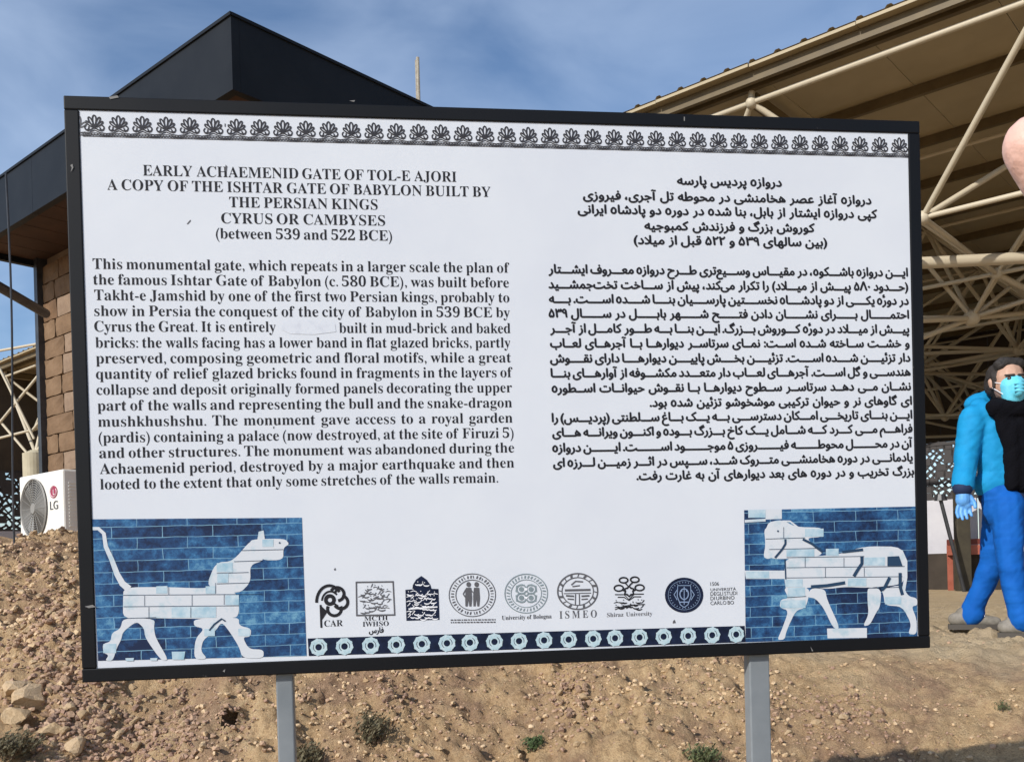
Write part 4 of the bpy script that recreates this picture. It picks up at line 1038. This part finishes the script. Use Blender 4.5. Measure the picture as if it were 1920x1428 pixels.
def folds(sc, rot, dist, sc2, rot2):
    def f(M, t, b, co):
        hs = []
        for s_, r_ in ((sc, rot), (sc2, rot2)):
            mpn = t.nodes.new('ShaderNodeMapping'); mpn.inputs['Scale'].default_value = s_; mpn.inputs['Rotation'].default_value = r_
            n = t.nodes.new('ShaderNodeTexNoise'); n.inputs['Scale'].default_value = 1; n.inputs['Detail'].default_value = 1.5; n.inputs['Distortion'].default_value = .25
            t.links.new(co.outputs['Object'], mpn.inputs[0]); t.links.new(mpn.outputs[0], n.inputs['Vector'])
            m = t.nodes.new('ShaderNodeMath'); m.operation = 'SUBTRACT'; m.inputs[1].default_value = .5; t.links.new(n.outputs[0], m.inputs[0])
            m2 = t.nodes.new('ShaderNodeMath'); m2.operation = 'SMOOTH_MAX'; m2.inputs[1].default_value = -.05; m2.inputs[2].default_value = .12; t.links.new(m.outputs[0], m2.inputs[0]); hs.append(m2.outputs[0])
        ad = t.nodes.new('ShaderNodeMath'); ad.operation = 'ADD'; t.links.new(hs[0], ad.inputs[0]); t.links.new(hs[1], ad.inputs[1])
        bp = t.nodes.new('ShaderNodeBump'); bp.inputs['Strength'].default_value = 1; bp.inputs['Distance'].default_value = dist
        t.links.new(ad.outputs[0], bp.inputs['Height']); t.links.new(bp.outputs[0], b.inputs['Normal'])
    return f
M_jack = mat('turquoise_jacket', (.008, .22, .46), .7, (.012, .27, .54), 9, spec=.15, extra=folds((4, 4, 13), (0, .5, 0), .022, (6, 6, 9), (0, -.6, .3)))
M_trou = mat('blue_trousers', (.005, .085, .36), .75, (.008, .11, .43), 8, spec=.12, extra=folds((9, 9, 3), (0, .5, 0), .026, (4, 4, 12), (0, -.4, .2)))
M_blk = mat('black_knit', (.004, .004, .006), .95, bump=.3, bscale=80, spec=.1)
M_maskm = mat('face_mask_blue', (.10, .52, .68), .7, (.16, .60, .76), 30)
M_glove = mat('nitrile_glove', (.09, .30, .66), .5, (.13, .36, .72), 25)
M_shoe = mat('grey_shoe', (.15, .135, .11), .8, (.25, .225, .19), 25)
M_sole = mat('shoe_sole', (.07, .06, .05), .8)
hd = q_(1889, 722, -.03)
# head and neck
blob('body', [(hd, (hd[0], hd[1], hd[2] + .045), .088, .094, dict(sx=.90)), ((hd[0] + .004, hd[1] - .03, hd[2] - .055), (hd[0] + .003, hd[1] - .035, hd[2] - .075), .062, .05),
              ((hd[0] + .002, hd[1] - .090, hd[2] + .012), (hd[0] + .003, hd[1] - .112, hd[2] - .018), .012, .017), ((hd[0] - .088, hd[1] + .005, hd[2] - .005), (hd[0] - .090, hd[1] + .01, hd[2] + .025), .014, .018),
              ((hd[0] + .088, hd[1] + .005, hd[2] - .005), (hd[0] + .09, hd[1] + .01, hd[2] + .025), .014, .018), ((hd[0] - .03, hd[1] - .083, hd[2] + .036), (hd[0] + .035, hd[1] - .085, hd[2] + .036), .012, .012),
              ((hd[0], .03, hd[2] - .08), (hd[0] - .01, .04, hd[2] - .20), .058, .07), ((hd[0] - .01, .04, hd[2] - .2), (hd[0] - .01, .04, hd[2] - .32), .10, .10)], M_skin, man, .007, 4)
eyes = MB()
for s_ in (-1, 1): capsule(eyes, (hd[0] + s_ * .034, hd[1] - .089, hd[2] + .020), (hd[0] + s_ * .034, hd[1] - .088, hd[2] + .020), .013, .013, n=10)
eyes.build('eye', mat('eye_dark', (.03, .022, .018), .3), man, smooth=True)
br = MB()
for s_ in (-1, 1): capsule(br, (hd[0] + s_ * .014, hd[1] - .099, hd[2] + .040), (hd[0] + s_ * .056, hd[1] - .086, hd[2] + .042), .0075, .005, n=8)
br.build('eyebrow', M_hair, man, smooth=True)
blob('hair', [((hd[0] - .01, hd[1] + .034, hd[2] + .055), (hd[0] + .01, hd[1] + .034, hd[2] + .065), .091, .091), ((hd[0] - .05, hd[1] - .03, hd[2] + .115), (hd[0] + .05, hd[1] - .03, hd[2] + .118), .036, .036),
              ((hd[0] - .02, hd[1] + .06, hd[2] + .02), (hd[0] + .02, hd[1] + .06, hd[2] - .03), .08, .07), ((hd[0] - .083, hd[1] - .01, hd[2] + .05), (hd[0] - .082, hd[1] - .012, hd[2] - .01), .014, .009),
              ((hd[0] + .083, hd[1] - .01, hd[2] + .05), (hd[0] + .082, hd[1] - .012, hd[2] - .01), .014, .009)], M_hair, man, .007, 3, wr=.010, wsc=.03)
mk = blob('face_mask', [((hd[0] + .002, hd[1] - .055, hd[2] - .012), (hd[0] + .002, hd[1] - .052, hd[2] - .075), .066, .055, dict(sx=1.08)), ((hd[0] + .002, hd[1] - .104, hd[2] - .012), (hd[0] + .002, hd[1] - .100, hd[2] - .055), .032, .034)], M_maskm, man, .006, 4)
pl = MB()
for dz in (-.015, -.035, -.055): capsule(pl, (hd[0] - .030, hd[1] - .131, hd[2] + dz), (hd[0] + .034, hd[1] - .131, hd[2] + dz), .0040, .0040, n=6)
pl.build('pleat', M_maskm, mk)
lp = MB()
for s_ in (-1, 1): lp.tube((hd[0] + s_ * .062, hd[1] - .06, hd[2] - .0), (hd[0] + s_ * .092, hd[1] + .0, hd[2] + .02), .0022, n=5); lp.tube((hd[0] + s_ * .058, hd[1] - .06, hd[2] - .06), (hd[0] + s_ * .09, hd[1] + .0, hd[2] - .01), .0022, n=5)
lp.build('ear_loop', M_white, mk)
# trousers: one surface, two legs in mid stride
hpL, hpR = q_(1872, 948, .05), q_(1890, 948, -.05)
knR, anR = q_(1861, 1056, .10), q_(1824, 1142, .16)
knF, anF = q_(1893, 1054, -.10), q_(1914, 1152, -.14)
legs = blob('trousers', [(q_(1876, 930, 0), q_(1882, 958, 0), .112, .116, dict(sy=.8)), (hpL, knR, .088, .066), (knR, anR, .066, .058), (hpR, knF, .092, .068), (knF, anF, .068, .060),
                 (anR, (anR[0] - .004, anR[1], anR[2] - .03), .064, .070), (anF, (anF[0] + .008, anF[1], anF[2] - .03), .068, .074)], M_trou, man, .010, 4, wr=.010, wsc=.08)
def shoe(px, py, y, yaw):
    p = q_(px, py, y); gz_ = float(ground_z(ORG.x + p[0], ORG.y + y)) - ORG.z
    ca, sa = math.cos(yaw), math.sin(yaw)
    def S(f_, l_, z_): return (p[0] + f_ * ca - l_ * sa, y + f_ * sa + l_ * ca, gz_ + z_)
    sh = blob('shoe', [(S(-.09, 0, .048), S(.02, 0, .048), .040, .042), (S(.02, 0, .042), S(.13, 0, .032), .041, .030), (S(-.06, 0, .06), S(-.05, 0, .085), .036, .036)], M_shoe, man, .008, 4)
    s2 = MB(); pts = [S(f_, l_, 0) for f_, l_ in ((-.128, -.028), (-.128, .028), (-.05, .036), (.07, .044), (.145, .030), (.162, 0), (.145, -.030), (.07, -.044), (-.05, -.036))]
    n = len(pts); s2.add([(x, yy, gz_ - .012) for x, yy, z in pts] + [(x, yy, gz_ + .018) for x, yy, z in pts], [tuple(range(n))[::-1], tuple(range(n, 2 * n))] + [(i, (i + 1) % n, n + (i + 1) % n, n + i) for i in range(n)])
    s2.build('sole', M_sole, sh)
    lc = MB()
    for k in range(4): f0 = .0 + k * .022; a1 = S(f0, -.03, .092 - k * .008); a2 = S(f0 + .006, .03, .092 - k * .008); lc.tube(a1, a2, .004, n=5)
    lc.build('lace', M_white, sh)
shoe(1822, 1166, .16, -.35); shoe(1918, 1186, -.14, -.45)
# jacket: torso, hood and both sleeves as one surface
shL, elL, wrL = q_(1826, 784, .03), q_(1812, 850, .0), q_(1806, 908, -.08)
shR, elR, wrR = q_(1934, 785, -.02), q_(1962, 848, .04), q_(1972, 905, .02)
jk = blob('jacket', [(q_(1866, 802, .02), q_(1868, 900, .02), .108, .098, dict(sy=.85)), (q_(1900, 800, .0), q_(1898, 900, .0), .122, .112, dict(sy=.85)), (q_(1844, 780, .02), q_(1915, 780, 0), .072, .072),
               (q_(1860, 908, .02), q_(1905, 908, .0), .098, .098, dict(sy=.9)), (shL, elL, .076, .064), (elL, wrL, .064, .058), (shR, elR, .076, .064), (elR, wrR, .064, .058),
               (q_(1826, 757, .13), q_(1868, 748, .15), .050, .060), (q_(1868, 750, .15), q_(1915, 750, .12), .060, .052), (q_(1836, 762, .06), q_(1846, 770, .02), .05, .05)], M_jack, man, .010, 4, wr=.011, wsc=.08)
blob('scarf', [(q_(1868, 766, -.07), q_(1908, 768, -.07), .058, .062), (q_(1896, 800, -.090), q_(1897, 908, -.078), .042, .048, dict(sx=.9)), (q_(1910, 800, -.075), q_(1913, 908, -.062), .052, .056), (q_(1874, 776, -.075), q_(1896, 838, -.088), .040, .040),
               (q_(1880, 765, .03), q_(1900, 765, .03), .080, .080)], M_blk, man, .011, 4, wr=.014, wsc=.06)
hm = MB(); 
M_hem = mat('dark_hem', (.006, .02, .07), .8)
blob('jacket_hem', [(q_(1864, 927, .02), q_(1896, 927, .0), .090, .094, dict(sy=.9))], M_hem, man, .011, 3)
blob('cuff', [(q_(1806.5, 906, -.077), q_(1805, 913, -.085), .061, .058)], M_hem, man, .009, 3)
blob('cuff', [(q_(1972, 903, .02), q_(1973, 910, .02), .061, .058)], M_hem, man, .009, 3)
# gloved hands: palm, four fingers and thumb
def hand(px, py, y, sgn, M):
    w0 = Vector(q_(px, py, y)); P_ = [(w0, w0 + Vector((0, 0, -.05)), .036, .040, dict()), (w0 + Vector((-.015, 0, -.045)), w0 + Vector((.018, -.005, -.08)), .026, .026)]
    P_[0] = P_[0][:4]
    for k, ln in enumerate((.062, .074, .070, .054)):
        a = w0 + Vector((-.030 + k * .0205, -.004 * k, -.085)); b = a + Vector((-.010 + .003 * k, -.006, -ln * .55)); c = b + Vector((.002, -.012, -ln * .45))
        P_ += [(a, b, .0105, .0098), (b, c, .0098, .0082)]
    a = w0 + Vector((sgn * .034, -.012, -.030)); b = a + Vector((sgn * .018, -.016, -.038)); c = b + Vector((sgn * -.002, -.012, -.026)); P_ += [(a, b, .014, .012), (b, c, .012, .0095)]
    return blob('glove', P_, M, man, .0045, 2)
hand(1805, 921, -.088, 1, M_glove); hand(1973, 917, .02, -1, M_glove)

tick('person')
# ------------------------------------------------------------------ hand reaching into the view close by
D = .33
tip = at(1938, 272, D); 
hnd = empty('hand', at(2060, 400, D + .02), 'bare fingertip of a hand held up close by in front of the shelter roof', 'hand')
def hl(p): return Vector(p) - hnd.location
M_skin2 = mat('skin_pale', (.70, .42, .34), .5, (.76, .49, .40), 60, 4, bump=.12, bscale=260)
t0 = hl(tip); t1 = t0 + Vector((.013, .002, -.020)); t2 = t1 + Vector((.026, .006, -.030)); pc = t2 + Vector((.066, .012, -.022))
parts = [(t0, t1, .0104, .0106), (t1, t2, .0108, .0125), (t2, pc, .0135, .018), (pc, pc + Vector((.035, .03, .012)), .020, .018), (pc + Vector((.01, .02, .0)), pc + Vector((.045, .02, -.03)), .02, .022), (pc + Vector((.035, .03, .012)), pc + Vector((.055, .015, -.035)), .019, .02)]
for k in range(4):
    a = pc + Vector((.006 + .012 * k, .038, .022 - .014 * k)); b = a + Vector((-.034 + .004 * k, .012, .012 - .003 * k)); c = b + Vector((-.010, -.024, -.006)); d_ = c + Vector((.018, -.010, -.006))
    parts += [(pc + Vector((.02 + .01 * k, .03, .008 - .012 * k)), a, .011, .0098), (a, b, .0098, .009), (b, c, .009, .0082), (c, d_, .0082, .007)]
wr_ = pc + Vector((.085, .01, -.065)); parts += [(pc + Vector((.04, .02, -.02)), wr_, .022, .024), (wr_, wr_ + Vector((.12, -.05, -.12)), .025, .036)]
blob('palm', parts, M_skin2, hnd, .0026, 3)
blob('sleeve', [(wr_ + Vector((.06, -.025, -.06)), wr_ + Vector((.26, -.12, -.28)), .042, .06)], M_blk, hnd, .006, 3, wr=.012, wsc=.03)
nl = MB(); capsule(nl, t0 + Vector((.001, -.0068, .0048)), t0 + Vector((.010, -.0060, .0020)), .0062, .0058, n=12)
nl.build('nail', mat('nail_pink', (.66, .40, .38), .3), hnd, smooth=True)

tick('hand')
# ------------------------------------------------------------------ stones
def rock_mesh(seed, sub=1):
    r = random.Random(seed); bm = bmesh.new(); bmesh.ops.create_icosphere(bm, subdivisions=sub, radius=.5)
    sx, sy, sz = 1, .65 + .4 * r.random(), .5 + .35 * r.random()
    cuts = [(Vector((r.gauss(0, 1), r.gauss(0, 1), r.gauss(0, 1))).normalized(), .19 + .17 * r.random()) for _ in range(7)]
    for v in bm.verts:
        for n, d in cuts:
            k = v.co.dot(n)
            if k > d: v.co -= n * (k - d)
        v.co += Vector((r.random() - .5, r.random() - .5, r.random() - .5)) * .07
        v.co = Vector((v.co.x * sx, v.co.y * sy, v.co.z * sz))
    me = bpy.data.meshes.new('rock'); bm.to_mesh(me); bm.free(); return me
M_rk = [mat('rock_%d' % i, c, .95, c2, 14, 6, bump=.6, bscale=40, spec=.2) for i, (c, c2) in enumerate((((.35, .225, .145), (.50, .345, .235)), ((.47, .325, .185), (.61, .45, .275)), ((.29, .18, .13), (.43, .29, .21)), ((.50, .355, .21), (.64, .48, .31))))]
BIG = [rock_mesh(100 + i, 2) for i in range(10)]
for i, me in enumerate(BIG): me.materials.append(M_rk[(0, 1, 2, 0, 1, 3, 0, 2, 1, 0)[i]])
clusters = [  # px, py, spread x, spread y, count large, size m, label
    (118, 1225, 55, 100, 85, .046, 'broken earth clod in the rubble strip beside the black frame'),
    (170, 1350, 95, 60, 85, .046, 'broken clod in the rubble strip at the foot of the bank'),
    (270, 1330, 90, 60, 34, .034, 'small reddish stone on the bank under the blue brick picture'),
    (345, 1330, 10, 60, 16, .036, 'small stone in the row beside the smooth earth ridge'),
    (735, 1305, 22, 20, 14, .036, 'pale stone in the small heap behind the dry bush'),
    (1070, 1320, 38, 60, 34, .036, 'pinkish stone in the scatter under the round emblems'),
    (1570, 1350, 60, 40, 26, .036, 'tan stone lying beside the post under the animal picture'),
    (1260, 1360, 90, 30, 10, .028, 'little tan stone on the open earth between the posts')]
def put_rock(px, py, size, me, label, group):
    g_ = on_ground(px, py)
    if g_.y > 8: return
    o = link('rock', me); s = size * (0.55 + .9 * random.random())
    o.location = g_ + Vector((0, 0, s * .08)); o.scale = (s, s, s); o.rotation_euler = (random.random() * .8, random.random() * .8, random.random() * 6.28)
    tag(o, label, 'rock', group)
for px, py, sx, sy, n, sz, lab in clusters:
    for _ in range(n):
        put_rock(random.gauss(px, sx * .6), min(1440, random.gauss(py, sy * .6)), sz, random.choice(BIG), lab, lab.split(' ', 1)[1] if False else 'loose stones: ' + lab)
for px, py, sz, k in ((88, 1378, .17, 1), (142, 1408, .15, 5), (62, 1318, .16, 5), (35, 1345, .13, 1), (52, 1186, .11, 1), (28, 1300, .12, 5), (120, 1285, .10, 3)):
    put_rock(px, py, sz, BIG[k], 'large tan earth block at the foot of the left bank', 'large earth blocks')
tick('rocks')
# small pebbles: nobody could count them
PE = []
for i in range(8):
    me = rock_mesh(300 + i, 1); v = np.array([p.co[:] for p in me.vertices]); f = np.array([p.vertices[:] for p in me.polygons]); PE.append((v, f)); bpy.data.meshes.remove(me)
def pebbles(name, pts, M, label):
    V, Fc = [], []; off = 0
    for (x, y, z, s) in pts:
        v, f = PE[rng.integers(len(PE))]; R3 = np.array(Matrix.Rotation(rng.random() * 6.28, 3, 'Z') @ Matrix.Rotation(rng.random() * 1.2, 3, 'X'))
        V.append(v @ R3.T * s + (x, y, z + s * .1)); Fc.append(f + off); off += len(v)
    V = np.concatenate(V); Fc = np.concatenate(Fc)
    me = bpy.data.meshes.new(name); me.from_pydata(V.tolist(), [], Fc.tolist()); me.update()
    tag(link(name, me, M), label, 'gravel', kind='stuff')
cand = {0: [], 1: [], 2: []}
N = 70000
X = rng.uniform(-3.6, 4.0, N); Yv = 3.3 + 4.6 * rng.random(N) ** 1.5
d1 = fbm(X * 1.2 + 9, Yv * .9, 3, 51); leftw = sstep(-.6, -2.2, X)
prob = np.clip(.10 + 1.0 * sstep(-.05, .35, d1 + .22 * leftw), 0, 1) * (1 - .6 * sstep(1.4, 2.4, X) * sstep(4.2, 5, Yv))
keep = rng.random(N) < prob; X, Yv = X[keep], Yv[keep]
Z = ground_z(X, Yv); S = .006 + .034 * rng.random(len(X)) ** 2.9 * (1 + .7 * sstep(-.6, -2.0, X))
kind = rng.integers(0, 3, len(X))
for x, y, z, s, k in zip(X, Yv, Z, S, kind): cand[int(k)].append((x, y, z, s))
def rays_to_ground(px, py):
    u_ = (px - CX) / F; v_ = -(py - CY) / F; dx = u_ * CR + v_ * SR; dz = -u_ * SR + v_ * CR
    Ys = np.arange(2.8, 8.6, .02)[None, :]; Xs = dx[:, None] * Ys; g = ground_z(Xs, np.broadcast_to(Ys, Xs.shape), False)
    hit = (dz[:, None] * Ys + EYE) <= g + .02; k = np.argmax(hit, 1); ok = hit.any(1)
    y = Ys[0, k]; x = dx * y; return x[ok], y[ok]
rub = []
for cx_, cy_, sx_, sy_, sl_, n_r, smin, smax in ((110, 1215, 42, 75, .25, 900, .012, .055), (175, 1340, 75, 60, .5, 1300, .012, .055), (60, 1120, 60, 60, 0, 500, .010, .035), (330, 1345, 95, 50, .3, 600, .010, .036),
        (346, 1330, 9, 70, 0, 240, .012, .04), (1062, 1300, 30, 55, 0, 420, .010, .036), (1560, 1345, 55, 40, .3, 330, .010, .034), (735, 1300, 24, 18, .2, 150, .010, .034), (860, 1330, 120, 50, 0, 300, .008, .024), (1250, 1330, 150, 50, 0, 350, .008, .022), (1700, 1330, 90, 50, 0, 260, .008, .022)):
    a_ = rng.normal(0, 1, n_r); b_ = rng.normal(0, 1, n_r); X_, Y_r = rays_to_ground(cx_ + a_ * sx_ + b_ * sy_ * sl_, np.minimum(cy_ + b_ * sy_, 1445))
    S_ = smin + (smax - smin) * rng.random(len(X_)) ** 2.2; rub += list(zip(X_, Y_r, ground_z(X_, Y_r), S_))
for q in range(26):
    t_ = 2 * math.pi * q / 26; r_b = .046 + .016 * rng.random(); xx, yy = BUR.x + r_b * math.cos(t_), BUR.y + r_b * math.sin(t_)
    rub.append((xx, yy, float(ground_z(xx, yy)) + .004, .014 + .018 * rng.random()))
k3 = len(rub) // 2; rng.shuffle(rub)
pebbles('rubble', rub[:k3], M_rk[2], 'dense reddish broken rubble spilling down the bank')
pebbles('rubble', rub[k3:], M_rk[0], 'dense brown broken rubble spilling down the bank')
pebbles('gravel', cand[0], M_rk[0], 'scattered small reddish pebbles on the dry earth bank')
pebbles('gravel', cand[1], M_rk[1], 'scattered small tan pebbles on the dry earth bank')
pebbles('gravel', cand[2], M_rk[3], 'scattered small pale crumbs of earth on the bank')

tick('pebbles')
# ------------------------------------------------------------------ dry bushes
M_leaf = [mat('leaf_%d' % i, c, .8, c2, 30) for i, (c, c2) in enumerate((((.095, .085, .045), (.15, .125, .07)), ((.07, .09, .035), (.11, .125, .05)), ((.05, .085, .028), (.075, .115, .04))))]
M_twig = mat('twig', (.13, .09, .06), .9, (.19, .14, .095), 30)
def bush(px, py, h, w, nst, lm, label, name='dry_bush', leaf=.011):
    base = on_ground(px, py); r = random.Random(int(px)); e = empty(name, base, label, 'bush')
    tw = MB(); lf = MB()
    for s in range(nst):
        a = r.random() * 6.28; sp = w * (.25 + .75 * r.random()); hh = h * (.55 + .45 * r.random())
        p = Vector((r.gauss(0, .01), r.gauss(0, .01), -.01)); tgt = Vector((math.cos(a) * sp, math.sin(a) * sp, hh * (1 - .35 * (sp / w) ** 2)))
        prev = p
        for k in range(1, 6):
            t = k / 5; q = p.lerp(tgt, t) + Vector((r.gauss(0, .006), r.gauss(0, .006), .15 * hh * t * (1 - t))); tw.tube(prev, q, .0026 * (1.2 - t), .0026 * (1.05 - t), n=4, cap=False)
            for _ in range(5 if k > 1 else 1):
                c = prev.lerp(q, r.random()) + Vector((r.gauss(0, .012), r.gauss(0, .012), r.gauss(0, .010))); n = Vector((r.gauss(0, 1), r.gauss(0, 1), r.gauss(0, 1))).normalized(); t1_ = n.orthogonal().normalized(); t2_ = n.cross(t1_)
                ls = leaf * (.5 + .9 * r.random()); lf.add([c - t1_ * ls, c + t2_ * ls * .35, c + t1_ * ls, c - t2_ * ls * .35], [(0, 1, 2, 3)])
            prev = q
    tw.build('stems', M_twig, e); lf.build('leaves', lm, e)
bush(700, 1392, .135, .10, 46, M_leaf[0], 'grey-brown dry bush behind the board, between stone heap and foot of bank')
bush(578, 1432, .10, .09, 40, M_leaf[0], 'low dark dry bush close beside a grey post')
bush(1000, 1402, .055, .045, 22, M_leaf[2], 'small fresh green tuft beside the pinkish stones', 'green_tuft', .010)
bush(1318, 1436, .085, .085, 36, M_leaf[1], 'low olive green bush beside a post and the board shadow')
bush(22, 1425, .12, .14, 60, M_leaf[0], 'dark brown dry bush on the rubble in front of earth blocks')
bush(1880, 1330, .03, .03, 10, M_leaf[1], 'tiny sparse weed on the pale slope below the walking person', 'weed', .006)
tick('end')
